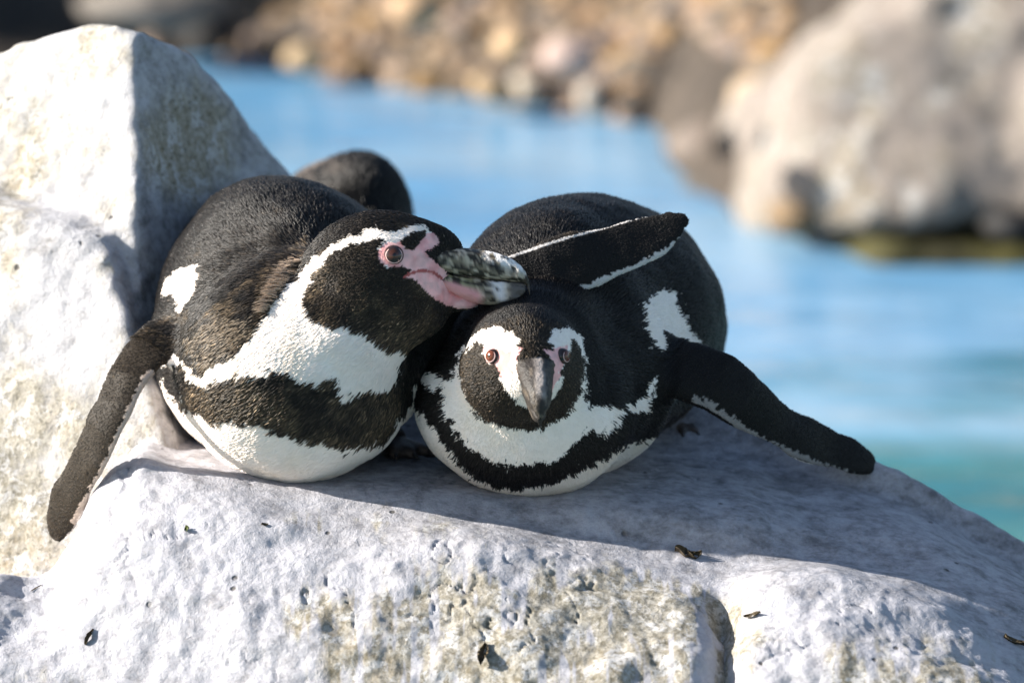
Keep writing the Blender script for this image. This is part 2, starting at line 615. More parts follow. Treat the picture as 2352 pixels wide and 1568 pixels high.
far_stone('bank_stone', 1310, 132, 0.17, (0.034, 0.028, 0.027), (0.46, 0.34, 0.29), 3, 'pale pink blurred stone lying alone high on the brown gravel bank')
far_stone('bank_stone', 1215, 205, 0.02, (0.026, 0.022, 0.024), (0.62, 0.52, 0.40), 4, 'cream stone at the waterline below the pale pink stone')
far_stone('bank_stone', 1362, 228, 0.02, (0.026, 0.022, 0.024), (0.62, 0.54, 0.45), 5, 'cream stone at the waterline where the gravel meets the dark bank')
far_stone('bank_stone', 1185, 105, 0.16, (0.03, 0.026, 0.022), (0.50, 0.34, 0.19), 6, 'golden tan stone in the middle of the gravel bank')
far_stone('bank_stone', 1130, 208, 0.03, (0.03, 0.026, 0.02), (0.46, 0.32, 0.18), 8, 'orange brown stone just left of the cream waterline stones')
far_stone('bank_stone', 700, 140, 0.03, (0.03, 0.026, 0.022), (0.46, 0.33, 0.19), 9, 'light tan stone at the left end of the gravel waterline')
far_stone('bank_stone', 960, 25, 0.26, (0.032, 0.026, 0.022), (0.50, 0.33, 0.19), 10, 'orange tan stone at the top edge of the gravel bank')
far_stone('bank_stone', 1735, 220, 0.1, (0.034, 0.03, 0.028), (0.48, 0.36, 0.24), 11, 'tan stone on the dark bank left of the big grey boulder')
far_stone('bank_stone', 1830, 498, 0.03, (0.042, 0.035, 0.022), (0.30, 0.20, 0.11), 12, 'brown stone at the water tucked under the big grey boulder')
far_stone('bank_stone', 1645, 330, 0.03, (0.06, 0.05, 0.035), (0.24, 0.19, 0.155), 13, 'flat grey brown stone on the wet bank beside the big boulder')
far_stone('bank_stone', 1665, 430, 0.0, (0.055, 0.05, 0.03), (0.085, 0.07, 0.055), 14, 'dark wet stone at the bend of the waterline')

# --- big blurred boulder on the right shore
FAR_ROCK = rock_material('shore_boulder_stone', (0.20, 0.168, 0.145), (0.17, 0.105, 0.05), (0.15, 0.125, 0.102), 0.45, use_attr=False)
def far_frame(px, py, z):            # authoring space point -> world
    return pt(px, py, z)

def poly_rock(planes, k, nz):
    Ns = [np.asarray(n, float) / np.linalg.norm(n) for n, p in planes]
    Ps = [p for n, p in planes]
    def f(P):
        d = None
        for n, p in zip(Ns, Ps):
            e = (P - p) @ n
            d = e if d is None else smax(d, e, k)
        return d + nz(P)
    return f

ZB = -9300.0
def fb(px, py, dz=0): return pt(px, py, ZB + dz)
planes = [((-0.35, 0.25, 0.9), fb(1900, 350, 300)), ((-0.14, 0.34, 0.93), fb(2150, 350, 330)), ((-0.95, 0.25, 0.2), fb(1800, 330, 0)),
          ((-0.60, 0.80, 0.1), fb(1930, 90, 0)), ((-0.15, 0.98, 0.15), fb(2200, -60, 0)), ((1, 0.1, 0), fb(2900, 300, 0)),
          ((0, 0, -1), fb(2100, 300, -1500)), ((0, -1, 0.12), fb(2100, 545, 0)), ((-0.6, -0.55, 0.6), fb(1830, 500, 150))]
base_f = poly_rock(planes, 90, lambda P: 45 * fbm(P / 300, 4, 21) + 10 * fbm(P / 60, 3, 22))
V, F = surface(base_f, fb(1500, 700, -1900), fb(3150, -400, 900), 34, 1)
tag(mesh_obj('boulder', to_world(V), F, FAR_ROCK), 'big pale grey boulder with rusty stains at the pool edge, out of focus', 'boulder')
ALG = simple_mat('yellow_algae', (0.045, 0.040, 0.010), 0.8, 0.3, 20, 0.5, 80, 0.01)
pl = [((0, 0.95, 0.3), pt(2250, 552, -8950)), ((-0.7, 0.5, 0.5), pt(2010, 580, -8890)), ((1, 0, 0), fb(2800, 600)), ((0, 0, -1), fb(2200, 600, -900)), ((0, 0.1, 1), pt(2250, 600, -8825)), ((0, -1, 0), fb(2200, 760))]
V, F = surface(poly_rock(pl, 40, lambda P: 14 * fbm(P / 120, 3, 31)), pt(1850, 800, -10300), pt(2950, 440, -8700), 22, 1)
tag(mesh_obj('mossy_rock', to_world(V), F, ALG), 'low rock covered in yellow green algae along the water under the big boulder', 'rock')
DARK = simple_mat('shade_black_rock', (0.012, 0.010, 0.009), 0.7, 0.4, 8, 0.5, 40, 0.01)  # near-black colour stands for shade on the cliff and below the boulder
V = stone_shape(IV1, 41, (0.034, 0.03, 0.016)) + to_world(pt(2318, 516, -8840))  # stone added as the dark shadow beneath the big boulder
tag(mesh_obj('shadow_stone', V, IF1, DARK), 'near black stone standing in for the shadow under the right side of the big boulder', 'stone')

# --- cliff at the top left, its shade painted as near-black colour, with a grey stone before it
ZC = -13000.0
def fc(px, py, dz=0): return pt(px, py, ZC + dz)
pl = [((0.15, 0.2, 0.97), fc(100, 0, 300)), ((0.75, 0.2, 0.4), fc(560, 40, 0)), ((0.10, -0.99, 0.0), fc(200, 200, 0)), ((0, 1, 0), fc(100, -700)), ((-1, 0, 0), fc(-900, 0)), ((0, 0, -1), fc(0, 0, -2000))]
V, F = surface(poly_rock(pl, 90, lambda P: 70 * fbm(P / 420, 4, 51)), fc(-1100, 300, -2400), fc(900, -900, 900), 60, 1)
tag(mesh_obj('dark_cliff', to_world(V), F, DARK), 'rock face coloured near black for shade at the top left beyond the gravel', 'rock')
V = stone_shape(IV3, 43, (0.10, 0.06, 0.028)) + to_world(fc(360, 18, 560))
tag(mesh_obj('grey_stone', V, IF3, simple_mat('grey_stone_mat', (0.15, 0.13, 0.11), 0.8, 0.3, 9, 0.4)), 'grey brown stone in front of the dark rock face', 'stone')

# ------------------------------------------------------------------ the rock the penguins lie on (lofted profiles)
COLS = {
 -500: [(1900,-900),(1560,-520),(1460,-200),(1420,-60),(1395,0),(1385,40),(1450,100),(1600,180),(3000,400)],
 0: [(1800,-700),(1500,-400),(1400,-180),(1350,-60),(1330,0),(1326,50),(1400,125),(1568,245),(3000,450)],
 125: [(1800,-700),(1480,-420),(1370,-230),(1320,-110),(1300,-40),(1304,15),(1390,110),(1568,260),(3000,470)],
 160: [(1750,-700),(1420,-440),(1310,-270),(1260,-125),(1244,-50),(1262,15),(1375,130),(1568,270),(3000,480)],
 215: [(1650,-800),(1300,-500),(1190,-310),(1140,-150),(1128,-75),(1150,5),(1330,150),(1568,285),(3000,500)],
 300: [(1500,-1000),(1075,-640),(1020,-330),(1040,-170),(1048,-90),(1080,5),(1270,165),(1568,310),(3000,530)],
 400: [(1400,-1200),(980,-760),(1005,-380),(1050,-150),(1068,-40),(1110,60),(1290,205),(1568,335),(3000,560)],
 500: [(1400,-1400),(890,-900),(990,-440),(1078,-70),(1105,35),(1160,130),(1310,240),(1568,360),(3000,590)],
 700: [(1400,-1600),(874,-1000),(1008,-450),(1112,-30),(1165,90),(1232,188),(1360,285),(1568,410),(3000,650)],
 950: [(1400,-1600),(874,-1020),(1012,-450),(1116,-30),(1183,90),(1240,200),(1350,305),(1568,440),(3000,690)],
 1060: [(1400,-1600),(880,-1020),(1018,-455),(1125,-25),(1193,85),(1234,195),(1350,310),(1568,450),(3000,700)],
 1250: [(1400,-1500),(890,-1020),(1030,-460),(1138,-20),(1218,80),(1282,205),(1380,320),(1568,475),(3000,730)],
 1500: [(1500,-1400),(925,-900),(1030,-480),(1152,-20),(1255,80),(1328,220),(1430,350),(1568,490),(3000,740)],
 1600: [(1500,-1340),(948,-820),(1036,-480),(1163,-20),(1272,85),(1348,228),(1448,350),(1568,480),(3000,740)],
 1650: [(1500,-1300),(960,-780),(1040,-480),(1170,-20),(1285,90),(1360,220),(1480,300),(1568,400),(3000,740)],
 1700: [(1500,-1250),(968,-740),(1045,-470),(1172,-30),(1288,90),(1345,250),(1450,370),(1568,490),(3000,745)],
 1800: [(1600,-1200),(1006,-640),(1075,-430),(1190,-60),(1285,85),(1318,265),(1420,400),(1568,520),(3000,750)],
 2000: [(1700,-1100),(1086,-450),(1130,-330),(1220,-60),(1300,85),(1352,285),(1450,420),(1568,555),(3000,780)],
 2150: [(1700,-1050),(1146,-430),(1185,-300),(1250,-50),(1325,85),(1415,310),(1500,430),(1600,575),(3000,800)],
 2352: [(1800,-1000),(1262,-400),(1300,-270),(1350,-40),(1405,100),(1545,345),(1610,440),(1690,570),(3000,820)],
 2900: [(2100,-1000),(1560,-400),(1590,-260),(1640,-60),(1700,130),(1850,390),(1930,480),(2000,580),(3000,850)],
}
def cubic(xk, yk, x):
    """Hermite interpolation along axis 0"""
    xk = np.asarray(xk, float); yk = np.asarray(yk, float)
    sec = (yk[1:] - yk[:-1]) / (xk[1:] - xk[:-1])[:, None]
    m = np.zeros_like(yk)
    m[0], m[-1] = sec[0], sec[-1]
    h0 = (xk[1:-1] - xk[:-2])[:, None]; h1 = (xk[2:] - xk[1:-1])[:, None]
    m[1:-1] = (sec[:-1] * h1 + sec[1:] * h0) / (h0 + h1)
    i = np.clip(np.searchsorted(xk, x, side='right') - 1, 0, len(xk) - 2)
    h = (xk[i + 1] - xk[i]); t = ((x - xk[i]) / h)[:, None]; h = h[:, None]
    return ((2*t**3-3*t**2+1)*yk[i] + (t**3-2*t**2+t)*h*m[i] + (-2*t**3+3*t**2)*yk[i+1] + (t**3-t**2)*h*m[i+1])

xs = sorted(COLS)
for x in xs:                      # a knot between the frame's bottom and the rock's foot
    c_ = COLS[x]
    c_.insert(8, (c_[7][0] + 330, c_[7][1] + 0.45 * (c_[8][1] - c_[7][1])))
segs = [10, 34, 44, 34, 34, 40, 56, 40, 12]
tpar = np.concatenate([np.linspace(i, i + 1, n, endpoint=False) for i, n in enumerate(segs)] + [[9.0]])
prof = np.array([cubic(np.arange(10), np.array(COLS[x], float), tpar).ravel() for x in xs])
PX = np.concatenate([np.arange(-500, -20, 20), np.arange(-20, 2380, 4.5), np.arange(2380, 2900, 20), [2900]]).astype(float)
grid = cubic(xs, prof, PX).reshape(len(PX), len(tpar), 2)
kk = (FU - grid[..., 1]) / FU
RV = np.stack([(PX[:, None] - 1176) * np.ones_like(kk), (784 - grid[..., 0]) * kk, grid[..., 1]], -1)
def grid_normals(G):
    a = np.gradient(G, axis=0); b_ = np.gradient(G, axis=1)
    n = np.cross(a, b_)
    n /= np.linalg.norm(n, axis=-1, keepdims=True) + 1e-9
    return n
GN = grid_normals(RV)
if GN[len(PX) // 2, 120] @ np.array([0, 0.5, 1]) < 0: GN = -GN
shp = RV.shape[:2]
PP = RV.reshape(-1, 3)
ledge = (1 - ss(tpar, 4.3, 5.6))[None, :] * np.ones(shp)
ledge = ledge.ravel()
am = 1 - 0.62 * ledge
disp = 10 * fbm(PP / 170, 3, 61) * am + 5.0 * fbm(PP / np.array([75, 60, 60]), 4, 62) * am + 0.75 * fbm(PP / np.array([34, 22, 26]), 5, 63, 0.6) * (0.4 + 0.6 * am) * (0.5 + 0.9 * ss(fbm(PP / 110, 2, 67), -0.4, 0.5))
rid = 1 - np.abs(fbm(PP / np.array([48, 80, 60]), 3, 64))
disp += 2.2 * (rid - 0.6) * am + 9 * np.abs(fbm(PP / np.array([120, 190, 150]), 2, 68)) * am
hol = np.maximum(fbm(PP / 33, 2, 66) - 0.55, 0)
disp -= 2 * hol * am
crk = fbm(PP / np.array([170, 260, 200]) + 3.7, 4, 69)
disp -= 8 * np.exp(-(crk / 0.022) ** 2) * ss(fbm(PP / 150, 2, 70), 0.0, 0.5) * am
PP2 = PP + GN.reshape(-1, 3) * disp[:, None]
q2 = proj(PP2)
# where algae sits (front face patches and the right hump) and where the ledge is greyed, shade painted in beside the left penguin
def blob(cx, cy, rx, ry): return np.exp(-(((q2[:, 0] - cx) / rx) ** 2 + ((q2[:, 1] - cy) / ry) ** 2))
algae = 1.3 * blob(1080, 1490, 340, 170) + 0.95 * blob(1500, 1480, 180, 140) + 0.8 * blob(2020, 1560, 200, 120) + 0.6 * blob(2250, 1600, 130, 90) + 0.5 * blob(730, 1400, 60, 90) + 0.35 * blob(1380, 1380, 300, 60) + 0.5 * blob(850, 1200, 220, 40) + 0.35 * blob(100, 1560, 200, 60) + 0.8 * blob(1680, 1480, 60, 90)
drip = fbm(PP / np.array([22, 190, 120]), 3, 72)
algae *= 1 + 0.4 * fbm(PP / 90, 3, 71) + 0.75 * drip
algae -= 0.5 * ss(fbm(PP / np.array([16, 240, 160]), 2, 73), 0.35, 0.6)
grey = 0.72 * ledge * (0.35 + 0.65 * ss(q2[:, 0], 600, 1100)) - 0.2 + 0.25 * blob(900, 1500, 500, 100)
LIME = rock_material('whitewashed_limestone', (0.385, 0.378, 0.405), (0.165, 0.13, 0.065), (0.23, 0.225, 0.24))
idx = np.arange(len(PP)).reshape(shp)
RF = np.stack([idx[:-1, :-1], idx[:-1, 1:], idx[1:, 1:], idx[1:, :-1]], -1).reshape(-1, 4)
if np.cross(PP[RF[5000, 2]] - PP[RF[5000, 0]], PP[RF[5000, 3]] - PP[RF[5000, 1]]) @ GN.reshape(-1, 3)[RF[5000, 0]] < 0: RF = RF[:, ::-1]
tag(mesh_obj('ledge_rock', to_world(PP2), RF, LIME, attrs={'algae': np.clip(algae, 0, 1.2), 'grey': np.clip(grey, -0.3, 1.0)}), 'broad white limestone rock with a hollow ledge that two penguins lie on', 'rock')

# --- tall boulder on the left
def nz_b(P): return 9 * fbm(P / 160, 4, 81) + 3.0 * fbm(P / 34, 3, 82)
R1 = pt(328, 90, -560)
pl1 = [((-0.50, 0.20, 0.86), pt(300, 330, -520)), ((0.84, 0.16, 0.50), pt(318, 300, -530)), ((-0.24, 0.95, -0.08), pt(120, 54, -560)),
       ((0.30, 0.90, -0.05), pt(335, 72, -560)), ((0.76, 0.66, -0.05), pt(550, 252, -900)), ((-0.5, 0.8, 0), pt(-300, 160, -900)), ((-1, 0, 0), pt(-600, 600, -700)), ((0, 0.1, -1), pt(100, 500, -1500)), ((0, -1, 0), pt(100, 2600, -600))]
pl2 = [((-0.34, 0.24, 0.90), pt(240, 640, -385)), ((0.83, 0.42, 0.38), pt(300, 690, -380)), ((0.1, 0.92, 0.38), pt(260, 556, -420)), ((-1, 0, 0), pt(-600, 600, -700)), ((0, 0, -1), pt(100, 500, -1200)), ((0, -1, 0), pt(100, 2600, -600)), ((1, 0.15, 0), pt(455, 900, -500))]
f1 = poly_rock(pl1, 26, lambda P: 0)
f2 = poly_rock(pl2, 30, lambda P: 0)
def f_boulder(P): return smin(f1(P), f2(P), 30) + nz_b(P)
V, F = surface(f_boulder, (-1900, -1900, -1560), (-380, 800, -60), 8, 1)
q = proj(V)
def blobq(cx, cy, rx, ry): return np.exp(-(((q[:, 0] - cx) / rx) ** 2 + ((q[:, 1] - cy) / ry) ** 2))
alg = 0.46 + 0.5 * blobq(40, 1150, 160, 260) + 0.3 * blobq(30, 450, 120, 250) - 0.45 * blobq(140, 620, 90, 200) + 0.2 * fbm(V / 140, 3, 91)
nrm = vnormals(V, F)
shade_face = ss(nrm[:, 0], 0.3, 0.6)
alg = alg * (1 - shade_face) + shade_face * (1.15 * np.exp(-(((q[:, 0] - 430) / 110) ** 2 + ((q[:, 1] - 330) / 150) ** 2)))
gr = -0.45 + shade_face * (0.75 + 1.1 * np.exp(-(((q[:, 0] - 430) / 95) ** 2 + ((q[:, 1] - 350) / 150) ** 2)) + 0.8 * np.exp(-(((q[:, 0] - 340) / 50) ** 2 + ((q[:, 1] - 640) / 80) ** 2)))  # shade painted in: greyer on the side away from the sun, paler elsewhere
BOULD = rock_material('boulder_limestone', (0.41, 0.402, 0.415), (0.27, 0.215, 0.13), (0.24, 0.232, 0.232))
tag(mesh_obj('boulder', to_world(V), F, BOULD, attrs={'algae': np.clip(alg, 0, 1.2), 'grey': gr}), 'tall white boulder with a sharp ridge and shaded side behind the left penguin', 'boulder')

# --- low rock behind, under the third penguin
V, F = surface(lambda P: Ell(790, 760, -1750, 330, 230, 380)(P) + 12 * fbm(P / 120, 3, 95), pt(400, 1060, -2200), pt(1200, 480, -1300), 14, 1)
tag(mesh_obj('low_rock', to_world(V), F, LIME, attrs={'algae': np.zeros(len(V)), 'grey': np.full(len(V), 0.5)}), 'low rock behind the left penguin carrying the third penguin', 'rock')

# ------------------------------------------------------------------ penguins
BLACK = np.array((0.0068, 0.0056, 0.0050))
BROWN = np.array((0.052, 0.037, 0.023))  # worn brown plumage, also carries the golden sheen of sunlit black feathers
WHITE = np.array((0.92, 0.835, 0.765))
PINK = np.array((0.80, 0.36, 0.34))
SKIN = col_mat('penguin_skin', 0.6, 0.2, 900, 0.0006)
FEATHER, nt, b = new_mat('feathers')
nt.links.new(attr(nt, 'col'), b.inputs['Base Color'])
b.inputs['Roughness'].default_value = 0.42
b.inputs['Specular IOR Level'].default_value = 0.28

def Z(ox, oy, k): return lambda pts: [(ox + x * k, oy + y * k) for x, y in pts]
Z1 = Z(588.0, 441.0, 0.3046)
Z2 = Z(918.75, 661.5, 0.31645)
Z3 = Z(91.9, 698.25, 0.375)
Z5 = Z(1029.0, 422.6, 0.31636)
Z6 = Z(1378.1, 624.75, 0.328125)
Z7 = Z(330.75, 753.4, 0.29688)

def strands(name, V, F, N, parent, count, color_fn, flow_fn, len_fn, lift=0.28, rad=1.5, keep=None):
    A = np.linalg.norm(np.cross(V[F[:, 2]] - V[F[:, 0]], V[F[:, 3]] - V[F[:, 1]]), axis=1)
    fi = RNG.choice(len(F), count, p=A / A.sum())
    a, b_ = RNG.random((2, count, 1))
    Q = F[fi]
    def lerp(X): return (X[Q[:, 0]] * (1 - a) + X[Q[:, 1]] * a) * (1 - b_) + (X[Q[:, 3]] * (1 - a) + X[Q[:, 2]] * a) * b_
    P = lerp(V); n = lerp(N)
    n /= np.linalg.norm(n, axis=1)[:, None] + 1e-9
    ok = (n @ GU) > -0.9
    if keep is not None: ok &= keep(P, n)
    P, n = P[ok], n[ok]
    m = len(P)
    f = flow_fn(P)
    f = f + 0.10 * RNG.normal(size=(m, 3)) * np.linalg.norm(f, axis=1)[:, None]
    f -= (f * n).sum(1)[:, None] * n
    f /= np.linalg.norm(f, axis=1)[:, None] + 1e-9
    L, lf, rd = len_fn(P, n)
    L = L * RNG.uniform(0.7, 1.25, m)
    lf = lf * RNG.uniform(0.3, 1.6, m)
    c, drop = color_fn(P, n, True)
    wh = c.min(1) > 0.5
    lf = np.where(wh, lf * 0.3, lf)
    rd = np.where(wh, rd * 0.8, rd)
    drop = drop | (wh & (RNG.random(m) < 0.35))
    ok = ~drop
    P, n, f, L, lf, c, rd = P[ok], n[ok], f[ok], L[ok], lf[ok], c[ok], rd[ok]
    m = len(P)
    p0 = P - n * 0.8
    p1 = P + f * (L * 0.5)[:, None] + n * (L * lf * 0.62 + 0.6)[:, None]
    p2 = P + f * L[:, None] + n * (L * lf * 0.85 + 0.4)[:, None]
    pos = np.stack([p0, p1, p2], 1).reshape(-1, 3)
    hc = bpy.data.hair_curves.new(name)
    hc.add_curves([3] * m)
    origin = abs_loc(parent)
    W = (to_world(pos) - origin).astype(np.float32)
    hc.attributes['position'].data.foreach_set('vector', W.ravel())
    ra = hc.attributes.get('radius') or hc.attributes.new('radius', 'FLOAT', 'POINT')
    rr = (np.array([0.85, 1.0, 0.25])[None] * (rd * RNG.uniform(0.8, 1.2, m))[:, None] / S).astype(np.float32)
    ra.data.foreach_set('value', rr.ravel())
    ca = hc.attributes.new('col', 'FLOAT_COLOR', 'CURVE')
    c4 = np.concatenate([np.clip(c, 0, 0.95), np.ones((m, 1))], 1).astype(np.float32)
    ca.data.foreach_set('color', c4.ravel())
    hc.materials.append(FEATHER)
    o = bpy.data.objects.new(name, hc)
    COL.objects.link(o)
    o.parent = parent
    o['kind'] = 'stuff'
    return o

# bill: measured from the profile in the photo; (station, top, bottom, half width)
UP_ST = [(1255,462,490,14),(1285,446,545,34),(1320,431,592,43),(1400,420,608,43),(1500,419,622,36),(1600,424,638,33),(1700,438,652,30),(1800,456,664,27),(1900,490,674,23),(1980,540,682,17),(2030,598,700,11),(2056,660,750,7),(2066,720,796,4),(2066,770,812,2)]
LO_ST = [(1240,590,640,30),(1300,592,668,40),(1350,596,690,40),(1400,606,716,38),(1470,618,765,36),(1600,640,822,30),(1700,654,846,27),(1800,666,851,23),(1900,676,842,18),(1980,686,810,12),(2030,700,752,6)]
def loft_bill(st, place, ns=28, per=6):
    st = np.array(st, float)
    t = np.linspace(0, len(st) - 1, (len(st) - 1) * per + 1)
    Sx = cubic(np.arange(len(st)), st, t)
    V = []
    for x, top, bot, hw in Sx:
        for k in range(ns):
            a = 2 * math.pi * k / ns
            ca, sa = math.cos(a), math.sin(a)
            e = 0.8
            u_ = math.copysign(abs(sa) ** e, sa); l_ = math.copysign(abs(ca) ** e, ca)
            cy = (top + bot) / 2; hy = (bot - top) / 2
            tap = 1 - 0.25 * max(0, u_)
            V.append(((x - 1270) * 0.3046, (500 - (cy - u_ * hy)) * 0.3046, l_ * max(hw, 0.5) * tap))
    V = np.array(V)
    n = len(Sx)
    F = [(i * ns + k, i * ns + (k + 1) % ns, (i + 1) * ns + (k + 1) % ns, (i + 1) * ns + k) for i in range(n - 1) for k in range(ns)]
    F = np.array(F)
    return V, F
def bill_color(L, upper):
    """L: local (along, up, lateral): horn grey, olive streaks, chalky band before the tip"""
    a, u_ = L[:, 0], L[:, 1]
    st = fbm(np.stack([a / 26, u_ / 6, L[:, 2] / 8], 1), 4, 101)
    st2 = fbm(np.stack([a / 12, u_ / 10, L[:, 2] / 10], 1), 3, 102)
    dark = np.array((0.035, 0.028, 0.020)); olive = np.array((0.20, 0.165, 0.115)); pale = np.array((0.52, 0.44, 0.33))
    c = dark + (olive - dark) * ss(st, -0.1, 0.3)[:, None]
    c = c + (pale - c) * (ss(st2 + 0.5 * st, 0.15, 0.55) * 0.9)[:, None]
    if upper:
        base = 1 - ss(a, 10, 55)
        c = c * (1 - 0.65 * base)[:, None]
        wm = ss(a, 128, 150) * (1 - ss(a, 234, 244)) * ss(u_ + (a - 130) * 0.32, -12, 8)
        wm = wm * ss(st2 + 0.9, 0.3, 0.9)
        c = c + (np.array((0.80, 0.76, 0.73)) - c) * wm[:, None]
        tip = ss(a, 232, 243)
        c = c + (np.array((0.09, 0.075, 0.06)) - c) * tip[:, None]
        slot = np.exp(-(((a - 150) / 26) ** 2 + ((u_ + 14 + (a - 150) * 0.35) / 6) ** 2))
        c = c * (1 - 0.9 * slot)[:, None]
    else:
        yel = np.array((0.42, 0.38, 0.20))
        m = (1 - ss(a, 90, 130)) * ss(st, -0.4, 0.2)
        c = c + (yel - c) * (0.75 * m)[:, None]
        wm = ss(a + 0.5 * (u_ + 60), 140, 165) * (1 - ss(a, 172, 198)) * ss(st2, -0.7, 0.0)
        c = c + (np.array((0.74, 0.72, 0.71)) - c) * wm[:, None]
        c = c + (np.array((0.12, 0.11, 0.10)) - c) * ss(a, 185, 205)[:, None]
        pk = 1 - ss(u_ - (-52 - 0.36 * np.clip(a - 60, 0, 80)), -6, 4)
        c = c + (PINK - c) * (pk * (1 - ss(a, 118, 145)))[:, None]
    return np.clip(c, 0.01, 0.9)
BILL = col_mat('bill_horn', 0.50, 0.3, 380, 0.0022)

def make_bill(parent, place, frontal=False):
    for st, nm, up in ((UP_ST, 'upper_bill', True), (LO_ST, 'lower_bill', False)):
        L, F = loft_bill(st, None)
        ridge = (1.8 if frontal else 4.0) * fbm(np.stack([L[:, 0] / 30, L[:, 1] / 5, L[:, 2] / 7], 1), 3, 111)
        Lc = L.copy()
        Lc[:, 2] += np.sign(L[:, 2]) * ridge
        gl = -10 - 0.10 * np.clip(L[:, 0] - 40, 0, 170)
        Lc[:, 2] *= 1 - (0.22 * np.exp(-((L[:, 1] - gl) / 3.5) ** 2) * ss(L[:, 0], 40, 70) * (1 - ss(L[:, 0], 190, 215)) if up else 0)
        Wd = place(Lc)
        cb = bill_color(L, up)
        if frontal:
            s3 = fbm(np.stack([L[:, 0] / 60, L[:, 1] / 12, L[:, 2] / 6], 1), 3, 131)
            side = np.array((0.022, 0.018, 0.015)) + np.array((0.075, 0.06, 0.045)) * ss(s3, 0.1, 0.7)[:, None]
            rid_ = (1 - ss(np.abs(L[:, 2] + 3), 5, 12)) * ss(L[:, 0], 20, 70) * (1 - ss(L[:, 0], 205, 225)) * (0.55 + 0.45 * ss(s3, -0.5, 0.3))
            cb = side + (np.array((0.33, 0.29, 0.265)) - side) * (rid_ if up else 0 * rid_)[:, None]
        mesh_obj(nm, to_world(Wd), F[:, ::-1], BILL, parent, {'col': cb})

def eye_mat(name, iris):
    m, nt, b = new_mat(name)
    tc = nt.nodes.new('ShaderNodeTexCoord')
    vl = nt.nodes.new('ShaderNodeVectorMath'); vl.operation = 'LENGTH'
    mp = nt.nodes.new('ShaderNodeMapping'); mp.inputs['Scale'].default_value = (1, 1, 0)
    nt.links.new(tc.outputs['Object'], mp.inputs[0]); nt.links.new(mp.outputs[0], vl.inputs[0])
    d = math_n(nt, 'MULTIPLY', vl.outputs['Value'], S / 20.0)
    nt.links.new(ramp(nt, d, [(0.0, (0.008, 0.004, 0.003)), (0.17, (0.01, 0.005, 0.004)), (0.24, iris), (0.52, tuple(c * 0.8 for c in iris)), (0.68, (0.03, 0.012, 0.008)), (0.85, (0.02, 0.01, 0.008))]), b.inputs['Base Color'])
    b.inputs['Roughness'].default_value = 0.09
    b.inputs['Coat Weight'].default_value = 0.1
    return m
EYE_DARK = eye_mat('eye_dark_brown', (0.060, 0.020, 0.010))
EYE_RED = eye_mat('eye_red_brown', (0.13, 0.036, 0.016))
LID = simple_mat('eyelid_skin', (0.62, 0.40, 0.37), 0.5, 0.4, 500, 0.2, 900, 0.0004)

def make_eye(parent, c, axis, r, mat, lid=(1.0, 1.0)):
    """eyeball looking along axis, with a lid ring round it"""
    axis = np.asarray(axis, float); axis /= np.linalg.norm(axis)
    wa = axis[0] * RIGHT + axis[1] * UPC - axis[2] * FWD
    rot = Vector(wa).to_track_quat('Z', 'Y')
    V, F = ico(3)
    V = V * r / S
    me = bpy.data.meshes.new('eye')
    me.from_pydata(V.tolist(), [], F.tolist())
    me.polygons.foreach_set('use_smooth', np.ones(len(F), bool))
    me.materials.append(mat)
    o = bpy.data.objects.new('eye', me)
    COL.objects.link(o)
    o.parent = parent
    o.location = to_world(c) - abs_loc(parent)
    o.rotation_euler = rot.to_euler()
    VV, FF = [], []
    n1, n2 = 36, 10
    for i in range(n1):
        a = 2 * math.pi * i / n1
        for j in range(n2):
            t = 2 * math.pi * j / n2
            R_ = r * 0.72 + r * 0.06 * math.cos(t)
            VV.append((R_ * math.cos(a) * lid[0], R_ * math.sin(a) * lid[1] * (0.90 if math.sin(a) > 0 else 1.0), r * 0.66 + r * 0.06 * math.sin(t)))
            FF.append((i * n2 + j, ((i + 1) % n1) * n2 + j, ((i + 1) % n1) * n2 + (j + 1) % n2, i * n2 + (j + 1) % n2))
    me = bpy.data.meshes.new('eyelid')
    me.from_pydata((np.array(VV) / S).tolist(), [], FF)
    me.polygons.foreach_set('use_smooth', np.ones(len(FF), bool))
    me.materials.append(LID)
    l = bpy.data.objects.new('eyelid', me)
    COL.objects.link(l)
    l.parent = o

FOOT = simple_mat('foot_skin', (0.075, 0.058, 0.05), 0.55, 0.4, 120, 0.5, 700, 0.0012)
CLAW = simple_mat('claw_horn', (0.035, 0.03, 0.028), 0.35, 0.5)
def make_foot(parent, px, py, z, fwd, size=1.0):
    """webbed foot, toes spread forward along fwd"""
    f = np.asarray(fwd, float); f /= np.linalg.norm(f)
    side = np.cross(GU, f); side /= np.linalg.norm(side)
    f = np.cross(side, GU)
    c = pt(px, py, z)
    prims = []
    def e(p, r, ax):
        q = Ell(1176, 784, 0, 1, 1, 1, k=14 * size); q.c = p; q.r = np.array(r, float) * size; q.R = rot_to(ax); return q
    prims.append(e(c + GU * 26 * size - f * 20 * size, (34, 30, 46), f))
    prims.append(e(c + GU * 14 * size + f * 40 * size, (46, 11, 50), f))
    ends = []
    for a in (-0.42, 0.0, 0.42):
        d_ = f * math.cos(a) + side * math.sin(a)
        for s_, r_ in ((35, 17), (62, 16), (88, 14)):
            prims.append(e(c + d_ * s_ * size + GU * (16 - s_ * 0.05) * size, (r_, r_ * 0.85, 22), d_))
        ends.append((c + d_ * 104 * size + GU * 12 * size, d_))
    sd = union(prims)
    V, F = surface(sd, c - 150 * size, c + 150 * size, 5 * size, 1)
    o = mesh_obj('foot', to_world(V), F, FOOT, parent)
    for p, d_ in ends:
        q1 = e(p, (6, 7, 22), d_ - GU * 0.25)
        V, F = surface(q1, p - 36 * size, p + 36 * size, 3 * size, 1)
        mesh_obj('claw', to_world(V), F, CLAW, o)

